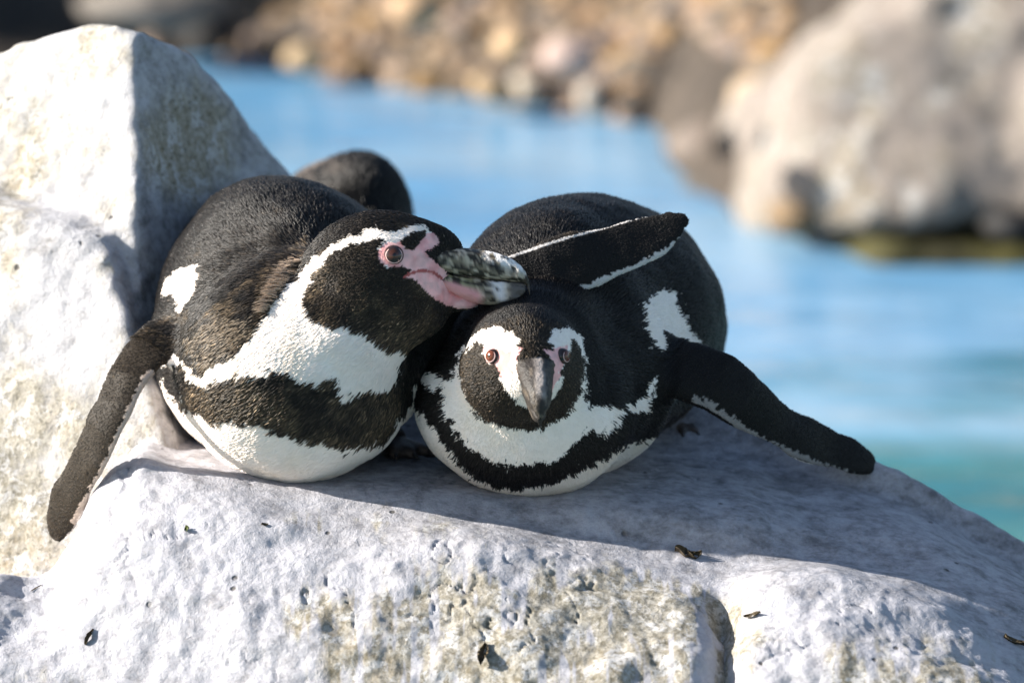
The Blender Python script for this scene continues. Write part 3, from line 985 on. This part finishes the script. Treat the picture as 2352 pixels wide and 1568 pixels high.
def build_body(prims, lo, hi, h):
    u_ = union(prims)
    return surface(lambda P: u_(P) + 10.0 * vnoise(P / 130, 601) * ss(-P[:, 2], -60, 60) + 2.2 * vnoise(P / 42, 602), lo, hi, h, 1)

# ============ left penguin: head in profile to the right, one flipper over its neighbour
Lb1 = Blade([(475,792,-175,48,28),(385,778,-110,52,23),(330,815,-50,58,18),(290,862,-10,55,15),(262,925,15,53,13),(234,985,15,52,12),(206,1047,-5,51,11),(178,1103,-40,49,10),(154,1156,-80,45,9),(137,1200,-112,35,8),(131,1222,-124,22,7)], (-0.25, 0.55, 0.8), (-0.40, 0.05, 0.92), k=45)
Lb2 = Blade([(890,900,-120,70,34),(945,850,-70,52,26),(985,775,-55,46,20),(1070,715,-50,52,17),(1180,655,-40,64,14),(1262,627,-42,64,13),(1345,600,-55,62,12),(1430,568,-75,57,11),(1503,540,-95,50,10),(1550,514,-105,36,9),(1563,508,-108,22,8)], (0.45, 0.1, 0.9), (0.05, 0.35, 0.94), k=30)
Lprims = [
    Ell(674,845,-100,272,268,280), Ell(655,800,-275,289,284,290,k=24), Ell(650,722,-430,288,316,330,k=80), Ell(640,690,-650,262,270,330,k=80), Ell(620,690,-900,180,190,300,k=80),
    Ell(600,730,-1130,70,50,190,k=60),
    Ell(770,775,40,178,150,150,k=34,rz_deg=35), Ell(700,800,-50,215,190,190,k=60),
    Ell(830,660,50,150,150,130,k=26), Ell(880,613,70,148,128,112,k=40), Ell(885,690,65,152,106,108,k=40), Ell(920,606,79,84,74,52,k=30), Ell(958,582,77,106,72,40,k=24), Ell(945,672,79,84,64,50,k=30), Ell(1040,694,79,62,20,24,k=18),
    Lb1, Lb2]
VL, FL = build_body(Lprims, (-1130, -520, -1380), (460, 480, 290), 4.2)
NL = vnormals(VL, FL)
L_white = Z1([(1375,345),(1300,268),(1240,245),(1180,255),(1100,290),(1000,290),(900,265),(830,290),(800,320),(700,330),(640,370),(570,400),(520,460),(440,490),(400,540),(350,600),(330,660),(260,690),(200,780),(100,930)]) + Z7([(900,0),(850,60),(700,210),(560,280),(500,310),(440,360),(400,320),(330,240),(280,190),(190,205),(130,290),(200,300),(300,270),(330,330),(350,390)]) + Z7([(450,450),(520,465),(600,415),(700,400),(760,390),(850,360),(900,400),(1000,380),(1050,330),(1110,370),(1200,400),(1280,440),(1380,480),(1400,390),(1440,390),(1500,450),(1550,570),(1650,540),(1700,490),(1800,500),(1880,480),(1940,490),(1990,250),(2030,150)]) + Z1([(1130,1160),(1020,1180),(940,1140),(1100,900),(1300,600),(1200,430),(1290,310)])
L_cheek = Z1([(930,345),(860,350),(760,385),(680,430),(580,450),(540,500),(500,560),(450,620),(420,700),(380,760),(375,850),(400,930),(480,980),(540,1020),(620,1020),(660,1000),(760,1050),(870,1080),(940,1140),(1020,1180),(1130,1175),(1250,1280),(1500,1150),(1800,950),(1700,870),(1420,700),(1180,560),(1000,565),(930,500),(925,430),(985,375)])
L_pink = Z1([(925,440),(960,395),(1010,378),(1100,375),(1135,430),(1200,430),(1290,310),(1345,305),(1395,392),(1300,440),(1280,460),(1340,520),(1420,560),(1500,700),(1760,820),(1740,858),(1600,882),(1530,884),(1420,850),(1330,795),(1240,700),(1180,650),(1120,640),(1180,590),(1100,560),(1010,570),(950,545),(925,490)])
L_brow = Z1([(1090,372),(1180,312),(1295,288),(1270,340),(1200,432),(1140,430)])
L_band = Z7([(345,395),(450,450),(520,465),(600,415),(700,400),(760,390),(850,360),(900,400),(1000,380),(1050,330),(1110,370),(1200,400),(1280,440),(1380,480),(1400,390),(1440,390),(1500,450),(1550,570),(1650,540),(1700,490),(1800,500),(1880,480),(1960,400),(2010,420),(1980,620),(1900,800),(1830,880),(1780,860),(1700,870),(1640,900),(1540,905),(1450,895),(1400,875),(1300,900),(1250,830),(1150,795),(1080,785),(1000,795),(950,775),(965,700),(900,700),(830,730),(700,690),(620,710),(540,750),(480,680),(400,620),(340,620),(300,580),(300,480)])
L_belly = [(372,850), (352,905)] + Z7([(120,320),(160,430),(250,560),(300,480),(300,580),(340,620),(480,680),(620,710),(830,730),(965,700),(1000,795),(1250,830),(1300,900),(1540,905),(1780,860),(1900,800),(1980,620)]) + [(960, 1000), (930, 1200), (400, 1200), (330, 900)]
L_patch = [(380,640),(425,615),(465,600),(462,640),(450,680),(430,705),(412,725),(407,690),(395,672),(372,684)]
L_tuft = [(690,590),(655,624),(630,660),(604,708),(612,722),(634,690),(656,660),(684,622),(697,600)]
def surf_at(V, px, py, dz=0.0):
    q_ = proj(V)
    c_ = np.nonzero(((q_ - (px, py)) ** 2).sum(1) < 120)[0]
    return pt(px, py, V[c_, 2].max() + dz)
L_eye = surf_at(VL, 588 + 1035 * .3046, 441 + 480 * .3046, -15)
L_eye_r = 588 + 1390 * .3046

def fl_edge(bl, P, wide=1.04, thick=1.6):
    bt, a, n, l, w, h = bl.local(P)
    near = (np.abs(a) < w * wide) & (np.abs(n) < h * thick + 2.5) & (np.abs(l) < w * 1.1)
    return near, bt, a / w, n / h

def jit(q, P, amt, seed):
    return q + amt * np.stack([fbm(P / 14, 2, seed), fbm(P / 14, 2, seed + 5)], 1) + amt * 0.30 * RNG.normal(size=q.shape)

def L_color(P, n, strand=False):
    m = len(P)
    q = proj(P)
    qj = jit(q, P, 5.0, 201)
    qb = jit(q, P, 11.0, 203)
    qh = jit(q, P, 2.0, 205)
    front = (n[:, 2] > -0.25) & (P[:, 2] > -330)
    c = np.repeat(BLACK[None], m, 0)
    # worn brown feathers and painted golden sun sheen on head, neck and shoulder
    br = ss(P[:, 2], -260, -60)
    c = c + (BROWN - BLACK) * (0.12 * br + 0.88 * br * ss(fbm(P / 60, 3, 215) + 1.0 * inpoly(q, Z7([(250, 300), (300, 60), (560, -180), (900, -420), (1300, -700), (1100, -100), (700, 210), (440, 350)])), 0.5, 1.2))[:, None]
    flank = (n @ GU < -0.35)
    c[flank] = WHITE
    c[inpoly(qj, L_patch) & (n[:, 2] > -0.3)] = WHITE
    c[front & inpoly(qb, L_belly)] = WHITE
    c[front & inpoly(qj, L_white)] = WHITE
    c[front & inpoly(qb, L_band)] = BROWN
    head = front & (P[:, 2] > 0)
    c[head & inpoly(qj, L_cheek)] = BROWN
    pink = head & inpoly(qh, L_pink)
    brow = head & inpoly(qh, L_brow)
    c[brow] = BROWN
    pk = PINK * (1 + 0.22 * fbm(P / 16, 3, 211))[:, None] + np.array((0.08, 0.14, 0.13)) * ss(fbm(P / 30, 2, 212), -0.2, 0.5)[:, None]
    pkm = pink & ~brow
    c[pkm] = pk[pkm]
    bm = np.abs(c - BROWN).max(1) < 1e-6
    wear_sheen = 0.30 + 0.95 * ss(fbm(P / 75, 3, 216) + 0.5 * ss(q[:, 1], 600, 720) - 0.35 * ss(q[:, 0], 780, 960), -0.1, 0.7)  # feather wear plus painted sun sheen, stronger at the lower left cheek
    c[bm] = (BLACK + (BROWN - BLACK) * wear_sheen[:, None])[bm]
    tan = inpoly(qb, Z7([(350, 60), (560, -60), (860, -120), (900, 0), (850, 60), (700, 210), (560, 280), (440, 350)])) & front & (c.max(1) < 0.2)
    tan &= RNG.random(m) < 0.35
    c[tan] = np.array((0.21, 0.165, 0.12))
    tuft = inpoly(qj, L_tuft) & (P[:, 2] > -420)
    c[tuft] = np.array((0.36, 0.27, 0.20))
    wmask = c.min(1) > 0.5
    c[wmask] *= (1 - np.array((0.02, 0.035, 0.07)) * ss(fbm(P / 70, 3, 231), 0.0, 0.9)[:, None])[wmask]
    fl = np.zeros(m, bool)
    for bl, sgn in ((Lb1, 1), (Lb2, 1)):
        near, bt, a, nn = fl_edge(bl, P)
        near &= bt > 1.2
        fl |= near
        cc = np.repeat((BLACK * 1.0)[None], m, 0)
        if bl is Lb1:
            cc = np.repeat((BROWN * 0.45)[None], m, 0)
            cc[(a * L1S > 0.80 + 0.10 * fbm(P / 9, 2, 221)) & (bt > 2.5) & (bt < 8.5)] = (0.45, 0.36, 0.30)
        else:
            e = ((a * L2S > 0.95) & (bt < 8.2)) | ((a * L2S < -0.86 + 0.10 * fbm(P / 9, 2, 222)) & (bt > 4.4) & (bt < 8.9))
            cc[e] = (0.55, 0.52, 0.50)
        cc *= np.where(cc.max(1) < 0.2, 1 + 0.4 * np.sin(bt * 60 + a * 5), 1.0)[:, None]
        cc[nn < -0.55] = (0.4, 0.36, 0.33)
        c[near] = cc[near]
    seg = Z1([(1118, 640), (1180, 608), (1250, 592), (1330, 602), (1400, 650)])
    dl = np.full(m, 1e9)
    for (ax_, ay_), (bx_, by_) in zip(seg[:-1], seg[1:]):
        t_ = np.clip(((q[:, 0] - ax_) * (bx_ - ax_) + (q[:, 1] - ay_) * (by_ - ay_)) / ((bx_ - ax_) ** 2 + (by_ - ay_) ** 2), 0, 1)
        dl = np.minimum(dl, np.hypot(q[:, 0] - ax_ - t_ * (bx_ - ax_), q[:, 1] - ay_ - t_ * (by_ - ay_)))
    gape = head & (dl < 3.5)
    c[gape] = (0.42, 0.10, 0.09)
    pkm = pkm | gape
    drop = pkm
    e0 = np.linalg.norm(P - L_eye, axis=1) < 25
    drop = drop | e0
    if strand:
        dk = c.max(1) < 0.2
        c = c * np.where(dk, np.exp(0.75 * RNG.normal(size=m) - 0.1), RNG.uniform(0.95, 1.03, m))[:, None]  # uneven dark strands: worn tips and painted glints
    return c, drop
L1S, L2S = -1, -1
cL, _ = L_color(VL, NL)
L_src = pt(1010, 610, 60)
def L_flow(P):
    f = P - L_src
    body = (P[:, 2] < -120)
    g = P - pt(800, 640, 250)
    w = ss(-P[:, 2], 20, 220)[:, None]
    f = f / (np.linalg.norm(f, axis=1)[:, None] + 1e-6) * (1 - w) + g / (np.linalg.norm(g, axis=1)[:, None] + 1e-6) * w
    return f
def L_len(P, n):
    m = len(P)
    q = proj(P)
    L = np.full(m, 18.0)
    hd = ss(q[:, 0], 640, 800) * ss(-q[:, 1], -800, -700) * (P[:, 2] > -60)
    L = L - 11 * hd
    lf = np.full(m, 0.17)
    rd = 1.15 - 0.3 * hd
    for bl in (Lb1, Lb2):
        near, bt, a, nn = fl_edge(bl, P, 1.5, 3.0)
        near &= bt > 1.6
        L[near] = np.where(RNG.random(near.sum()) < 0.65, 0.5, 5.0); rd[near] = 0.75; lf[near] = 0.03
    t = inpoly(q, L_tuft)
    L[t] = 26; lf[t] = 0.6
    return L, lf, rd

root = empty('penguin', to_world(pt(662, 1115, -100)))
tag(root, 'penguin with its head turned in profile, lit by sun, flipper laid over its neighbour', 'penguin', 'penguins on the rock')
bodyL = mesh_obj('body', to_world(VL), FL, SKIN, root, {'col': cL})
strands('plumage', VL, FL, NL, bodyL, 330000, L_color, L_flow, L_len)
bz = 80.0
def placeL(L):
    P = np.empty_like(L)
    k = (FU - bz) / FU
    o_ = pt(588 + 1270 * .3046, 441 + 500 * .3046, bz)
    P[:, 0] = o_[0] + L[:, 0] * k; P[:, 1] = o_[1] + L[:, 1] * k
    P[:, 2] = bz + L[:, 2] + L[:, 0] * 0.06
    return P
make_bill(root, placeL)
make_eye(root, L_eye, (0.12, 0.08, 1.0), 25, EYE_DARK)
make_eye(root, L_eye * np.array([1, 1, 0]) + np.array([0, 0, 150.0 - L_eye[2]]), (0.12, 0.08, -1.0), 25, EYE_DARK)
make_foot(root, 378, 968, -440, (-0.35, 0, 1), 0.85)
make_foot(root, 905, 1030, -330, (0.5, 0, 1))

# ============ right penguin: facing the camera, in the shade
Rb1 = Blade([(1455,836,-250,54,50),(1514,836,-178,62,34),(1580,848,-118,68,24),(1650,876,-108,68,20),(1706,920,-122,62,17),(1772,964,-170,58,14),(1837,998,-232,56,12),(1903,1030,-292,50,11),(1955,1050,-330,43,10),(1988,1061,-350,32,9)], (0.10, 0.18, 0.97), (0.1, 0.40, 0.9), k=34)
Rprims = [
    Ell(1215,930,-70,258,206,230), Ell(1275,850,-260,285,255,290,k=45), Ell(1262,730,-360,228,258,290,k=70), Ell(1352,745,-560,302,293,330,k=80), Ell(1430,745,-800,235,240,330,k=80), Ell(1500,770,-1050,130,130,260,k=80),
    Ell(1550,800,-1230,60,40,170,k=50),
    Ell(1212,790,-30,172,146,190,k=60),
    Ell(1200,866,60,160,130,150,k=40),
    Ell(1200,800,150,124,100,118,k=35), Ell(1192,862,162,132,104,100,k=30), Ell(1212,840,222,84,76,76,k=40), Ell(1222,850,257,52,58,58,k=30),
    Rb1]
VR, FR = build_body(Rprims, (-270, -420, -1440), (880, 400, 400), 4.2)
NR = vnormals(VR, FR)
R_throat = Z2([(430,470),(420,560),(380,640),(310,720),(300,800),(340,920),(400,1040),(470,1110),(560,1200),(680,1270),(800,1290),(950,1270),(1050,1270),(1180,1220),(1250,1150),(1350,1050),(1400,1030),(1470,1060),(1550,1000),(1600,890),(1540,870),(1440,840),(1380,890),(1345,760),(1360,600),(1345,480),(1000,500)])
R_face = Z2([(470,420),(440,480),(432,600),(470,760),(510,850),(590,950),(700,980),(800,1020),(930,1032),(1060,1000),(1180,940),(1250,850),(1310,740),(1340,600),(1335,480),(1300,400),(1200,280),(900,200),(600,290)])
R_browl = Z2([(428,560),(422,480),(470,410),(540,340),(620,300),(690,283),(760,308),(830,340),(870,390),(850,430),(880,450),(840,520),(900,560),(900,700),(960,800),(975,880),(900,862),(820,800),(760,750),(725,640),(760,620),(715,590),(700,540),(640,540),(605,470),(610,395),(560,390),(500,440),(442,480)])
R_browr = Z2([(1075,390),(1085,325),(1150,308),(1220,278),(1290,330),(1330,380),(1350,480),(1340,530),(1300,430),(1240,368),(1230,450),(1190,560),(1150,610),(1170,630),(1160,720),(1090,810),(1060,830),(1040,600),(1090,480),(1110,430)])
R_pink1 = Z2([(615,420),(690,425),(720,500),(700,545),(640,540),(605,470)]) 
R_pink2 = Z2([(800,500),(850,430),(890,440),(850,500),(840,640),(790,560)])
R_lore = Z2([(690,435),(760,450),(835,470),(828,640),(790,620),(725,615),(705,560)])
R_pink3 = Z2([(720,630),(750,612),(800,615),(805,640),(760,640)])
R_pink4 = Z2([(1020,440),(1100,440),(1230,410),(1215,480),(1190,570),(1150,610),(1180,625),(1140,680),(1090,790),(1085,640),(1090,500)])
R_bandlow = Z2([(60,700),(110,850),(200,900),(290,1010),(330,1110),(420,1230),(530,1350),(650,1400),(770,1450),(830,1452),(950,1420),(1100,1410),(1200,1360),(1330,1290),(1450,1230),(1650,1130)]) + Z6([(0,1235),(200,1190),(330,1160),(420,1140)]) + Z6([(420,1500),(0,1600)]) + Z2([(900,1700),(300,1500),(50,1200)])
R_tuft = Z2([(115,650),(150,600),(230,580),(340,650),(360,690),(310,730),(250,740),(180,700)])
R_flank = Z5([(1400,900),(1425,1080),(1480,1200),(1600,1220),(1850,1180),(1720,1000),(1680,900),(1640,800),(1600,760),(1500,785),(1430,840)])
R_under = Z6([(0,950),(60,950),(110,980),(200,900),(310,860),(350,750),(420,750),(380,850),(330,980),(250,990),(170,960),(100,1100),(20,1140)])
F_R = np.array([0.10, -0.53, 0.84]); F_R /= np.linalg.norm(F_R)
U_R = np.array([0.03, 0.84, 0.53]); U_R -= (U_R @ F_R) * F_R; U_R /= np.linalg.norm(U_R)
S_R = np.cross(F_R, U_R)
R_base = pt(1222, 806, 250)
def placeR(L):
    return R_base + 0.82 * (L[:, 0:1] * F_R + L[:, 1:2] * U_R + L[:, 2:3] * S_R * 1.52 * (1 - 0.35 * ss(-L[:, 1:2], 45, 95)))
R_eyes = [surf_at(VR, 918.75 + 658 * .31645, 661.5 + 492 * .31645, 0) - 11 * np.array([-0.62, 0.1, 0.78]), surf_at(VR, 918.75 + 1206 * .31645, 661.5 + 492 * .31645, 0) - 11 * np.array([0.85, 0.05, 0.52])]

def R_color(P, n, strand=False):
    m = len(P)
    q = proj(P)
    qj = jit(q, P, 5.0, 301)
    qb = jit(q, P, 9.0, 303)
    qh = jit(q, P, 2.5, 305)
    front = (n[:, 2] > -0.3) & (P[:, 2] > -420)
    c = np.repeat(BLACK[None], m, 0)
    c[(n @ GU < -0.78) & (P[:, 2] < -200)] = WHITE
    c[front & inpoly(qb, R_bandlow)] = WHITE
    c[front & inpoly(qb, R_throat)] = WHITE
    c[front & inpoly(qb, R_tuft)] = WHITE
    c[(n[:, 2] > -0.2) & inpoly(qb, R_flank)] = WHITE
    c[(n[:, 2] > -0.2) & inpoly(qb, R_under)] = WHITE
    wmask = c.min(1) > 0.5
    c[wmask] *= (1 - np.array((0.02, 0.035, 0.07)) * ss(fbm(P / 70, 3, 331), -0.1, 0.8)[:, None])[wmask]
    head = front & (P[:, 2] > 0)
    c[head & inpoly(qj, R_face)] = 0.45 * BROWN
    c[head & inpoly(qj, R_browl)] = WHITE
    c[head & inpoly(qj, R_browr)] = WHITE
    pk = PINK * (1 + 0.2 * fbm(P / 14, 3, 311))[:, None] + np.array((0.06, 0.1, 0.1))
    drop = np.zeros(m, bool)
    lo_ = head & inpoly(qh, R_lore)
    c[lo_] = (np.array((0.50, 0.255, 0.235)) * (1 + 0.12 * fbm(P / 12, 2, 313))[:, None])[lo_]
    drop |= lo_
    for pp in (R_pink1, R_pink2, R_pink3, R_pink4):
        k = head & inpoly(qh, pp)
        c[k] = pk[k]
        drop |= k
    near, bt, a, nn = fl_edge(Rb1, P)
    near &= bt > 0.9
    cc = np.repeat((BLACK * 0.9)[None], m, 0)
    cc[(a * R1S > 0.86 + 0.14 * fbm(P / 9, 2, 321)) & (bt > 2.5) & (bt < 8.3)] = (0.26, 0.24, 0.23)
    cc *= np.where(cc.max(1) < 0.2, 1 + 0.4 * np.sin(bt * 60 + a * 5), 1.0)[:, None]
    cc[nn < -0.5] = (0.4, 0.36, 0.33)
    c[near] = cc[near]
    for e in R_eyes:
        drop = drop | (np.linalg.norm(P - e, axis=1) < 20)
    if strand:
        dk = c.max(1) < 0.2
        c = c * np.where(dk, np.exp(0.75 * RNG.normal(size=m) - 0.1), RNG.uniform(0.95, 1.03, m))[:, None]  # dark strands vary for worn tips and a painted glint look
    return c, drop
R1S = 1
cR, _ = R_color(VR, NR)
R_src = pt(1222, 815, 260)
def R_flow(P):
    f = P - R_src
    return f / (np.linalg.norm(f, axis=1)[:, None] + 1e-6)
def R_len(P, n):
    m = len(P)
    L = np.where(P[:, 2] > 90, 8.5, 18.0)
    lf = np.full(m, 0.17); rd = np.where(P[:, 2] > 90, 0.85, 1.15)
    near, bt, a, nn = fl_edge(Rb1, P, 1.5, 3.0)
    near &= bt > 1.6
    L[near] = np.where(RNG.random(near.sum()) < 0.65, 0.5, 5.0); rd[near] = 0.75; lf[near] = 0.03
    return L, lf, rd
root = empty('penguin', to_world(pt(1230, 1138, -80)))
tag(root, 'shaded penguin facing the camera head on with its chin on its breast', 'penguin', 'penguins on the rock')
bodyR = mesh_obj('body', to_world(VR), FR, SKIN, root, {'col': cR})
strands('plumage', VR, FR, NR, bodyR, 300000, R_color, R_flow, R_len)
make_bill(root, placeR, True)
make_eye(root, R_eyes[0], (-0.62, 0.10, 0.78), 18.5, EYE_RED)
make_eye(root, R_eyes[1], (0.85, 0.05, 0.52), 18.5, EYE_RED)
make_foot(root, 1562, 985, -650, (0.5, 0, 1), 0.8)
make_foot(root, 985, 1075, -330, (-0.3, 0, 1), 0.8)

# ============ third penguin, out of focus behind
Tprims = [Ell(830,505,-1750,108,150,150), Ell(790,520,-1830,135,150,190,k=60), Ell(740,520,-1950,110,130,200,k=60), Ell(860,560,-1640,70,70,80,k=50), Ell(900,600,-1620,60,30,50,k=30),
          Blade([(760,500,-1740,40,22),(740,570,-1700,40,16),(735,640,-1690,36,12),(732,700,-1690,20,10)], (-0.4, 0, 0.9), (-0.4, 0, 0.9), k=25)]
VT, FT = surface(union(Tprims), pt(560, 800, -2300), pt(1000, 320, -1480), 9, 1)
NT = vnormals(VT, FT)
qT = proj(VT)
cT = np.repeat(0.5 * BLACK[None], len(VT), 0)
lite = np.exp(-(((qT[:, 0] - 725) / 55) ** 2 + ((qT[:, 1] - 392) / 45) ** 2)) * (0.6 + 0.6 * fbm(VT / 40, 3, 401))  # sunlight painted as a brownish patch on the upper left back
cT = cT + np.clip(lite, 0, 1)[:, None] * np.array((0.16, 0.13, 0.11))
root = empty('penguin', to_world(pt(800, 655, -1800)))
tag(root, 'dark rounded back of a blurred penguin showing behind the left penguin', 'penguin', 'penguins on the rock')
bodyT = mesh_obj('body', to_world(VT), FT, SKIN, root, {'col': cT})
def T_color(P, n, strand=False):
    q_ = proj(P)
    l_ = np.exp(-(((q_[:, 0] - 725) / 55) ** 2 + ((q_[:, 1] - 392) / 45) ** 2)) * (0.6 + 0.6 * fbm(P / 40, 3, 401))  # same painted sunlit patch for the strands
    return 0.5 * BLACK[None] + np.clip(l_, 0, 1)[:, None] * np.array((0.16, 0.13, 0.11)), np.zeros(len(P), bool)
strands('plumage', VT, FT, NT, bodyT, 40000, T_color, lambda P: P - pt(880, 640, -1500), lambda P, n: (np.full(len(P), 24.0), np.full(len(P), 0.25), np.full(len(P), 2.0)))

# ------------------------------------------------------------------ small litter on the rock
vis = q2
def on_rock(px, py):
    d = (vis[:, 0] - px) ** 2 + (vis[:, 1] - py) ** 2
    c_ = np.nonzero(d < 60)[0]
    if len(c_) == 0: c_ = np.array([np.argmin(d)])
    i = c_[np.argmax(PP2[c_, 2])]
    return PP2[i], GN.reshape(-1, 3)[i]
def leaf(name, px, py, l, w, ang, curl, mat, label, cat, group=None, seed=0):
    p, n = on_rock(px, py)
    r = np.random.default_rng(seed)
    t1 = np.array([math.cos(ang), math.sin(ang), 0.0]); t1 -= (t1 @ n) * n; t1 /= np.linalg.norm(t1)
    t2 = np.cross(n, t1)
    nu_, nv_ = 10, 5
    V = []
    for side in (1, 0):
        for i in range(nu_):
            a = i / (nu_ - 1)
            wd = w * (math.sin(math.pi * min(0.97, a + 0.03)) ** 0.7) * (1 + 0.35 * r.normal() * 0.6)
            for j in range(nv_):
                b2 = j / (nv_ - 1) * 2 - 1
                hgt = curl * (b2 * b2) * w * 0.6 + curl * math.sin(a * 5 + seed) * w * 0.3 + 0.8 + side * 1.0
                V.append(p + t1 * (a - 0.5) * l + t2 * b2 * wd * 0.5 + n * (hgt + abs(r.normal()) * 0.3))
    F = []
    o_ = nu_ * nv_
    for i in range(nu_ - 1):
        for j in range(nv_ - 1):
            a = i * nv_ + j
            F.append((a, a + nv_, a + nv_ + 1, a + 1)); F.append((o_ + a, o_ + a + 1, o_ + a + nv_ + 1, o_ + a + nv_))
    rim = [i * nv_ for i in range(nu_)] + [(nu_ - 1) * nv_ + j for j in range(1, nv_)] + [i * nv_ + nv_ - 1 for i in range(nu_ - 2, -1, -1)] + [j for j in range(nv_ - 2, 0, -1)]
    for a, b2 in zip(rim, rim[1:] + rim[:1]): F.append((a, b2, o_ + b2, o_ + a))
    o = mesh_obj(name, to_world(np.array(V)), F, mat)
    return tag(o, label, cat, group)
LEAF = simple_mat('dry_leaf', (0.075, 0.055, 0.03), 0.7, 0.3, 300, 0.5)
LEAFG = simple_mat('green_leaf_bit', (0.07, 0.085, 0.02), 0.7, 0.3, 300, 0.4)
leaf('leaf', 1570, 1268, 46, 26, -0.1, 0.9, LEAF, 'curled brown leaf lying in the hollow of the ledge', 'leaf', seed=1)
leaf('leaf', 1596, 1272, 34, 22, 0.5, 0.9, LEAF, 'small dark leaf touching the curled brown leaf in the hollow', 'leaf', seed=2)
leaf('leaf', 2328, 1468, 54, 18, -0.5, 0.8, LEAF, 'black twisted leaf scrap at the right edge of the rock', 'leaf', seed=3)
leaf('leaf', 428, 1212, 12, 14, 0.4, 0.7, LEAFG, 'tiny green leaf scrap on the white rock below the left penguin', 'leaf', seed=4)
leaf('twig', 85, 1343, 34, 3.5, 0.95, 0.3, LEAF, 'thin brown twig at the far left of the rock', 'twig', seed=5)
leaf('leaf', 200, 1460, 42, 12, 1.35, 0.9, LEAF, 'shrivelled brown leaf strip on the lower left rock face', 'leaf', seed=6)
leaf('leaf', 1108, 1500, 60, 24, 1.45, 1.0, LEAF, 'dark brown pod shaped leaf stuck on the algae covered rock face', 'leaf', seed=7)
leaf('leaf', 607, 1198, 16, 8, 0.1, 0.6, LEAF, 'brown crumb of leaf below the breast of the left penguin', 'leaf', seed=8)
leaf('leaf', 1725, 1412, 46, 12, -0.3, 0.8, LEAF, 'rust brown leaf strip in the notch between the two rock humps', 'leaf', seed=9)
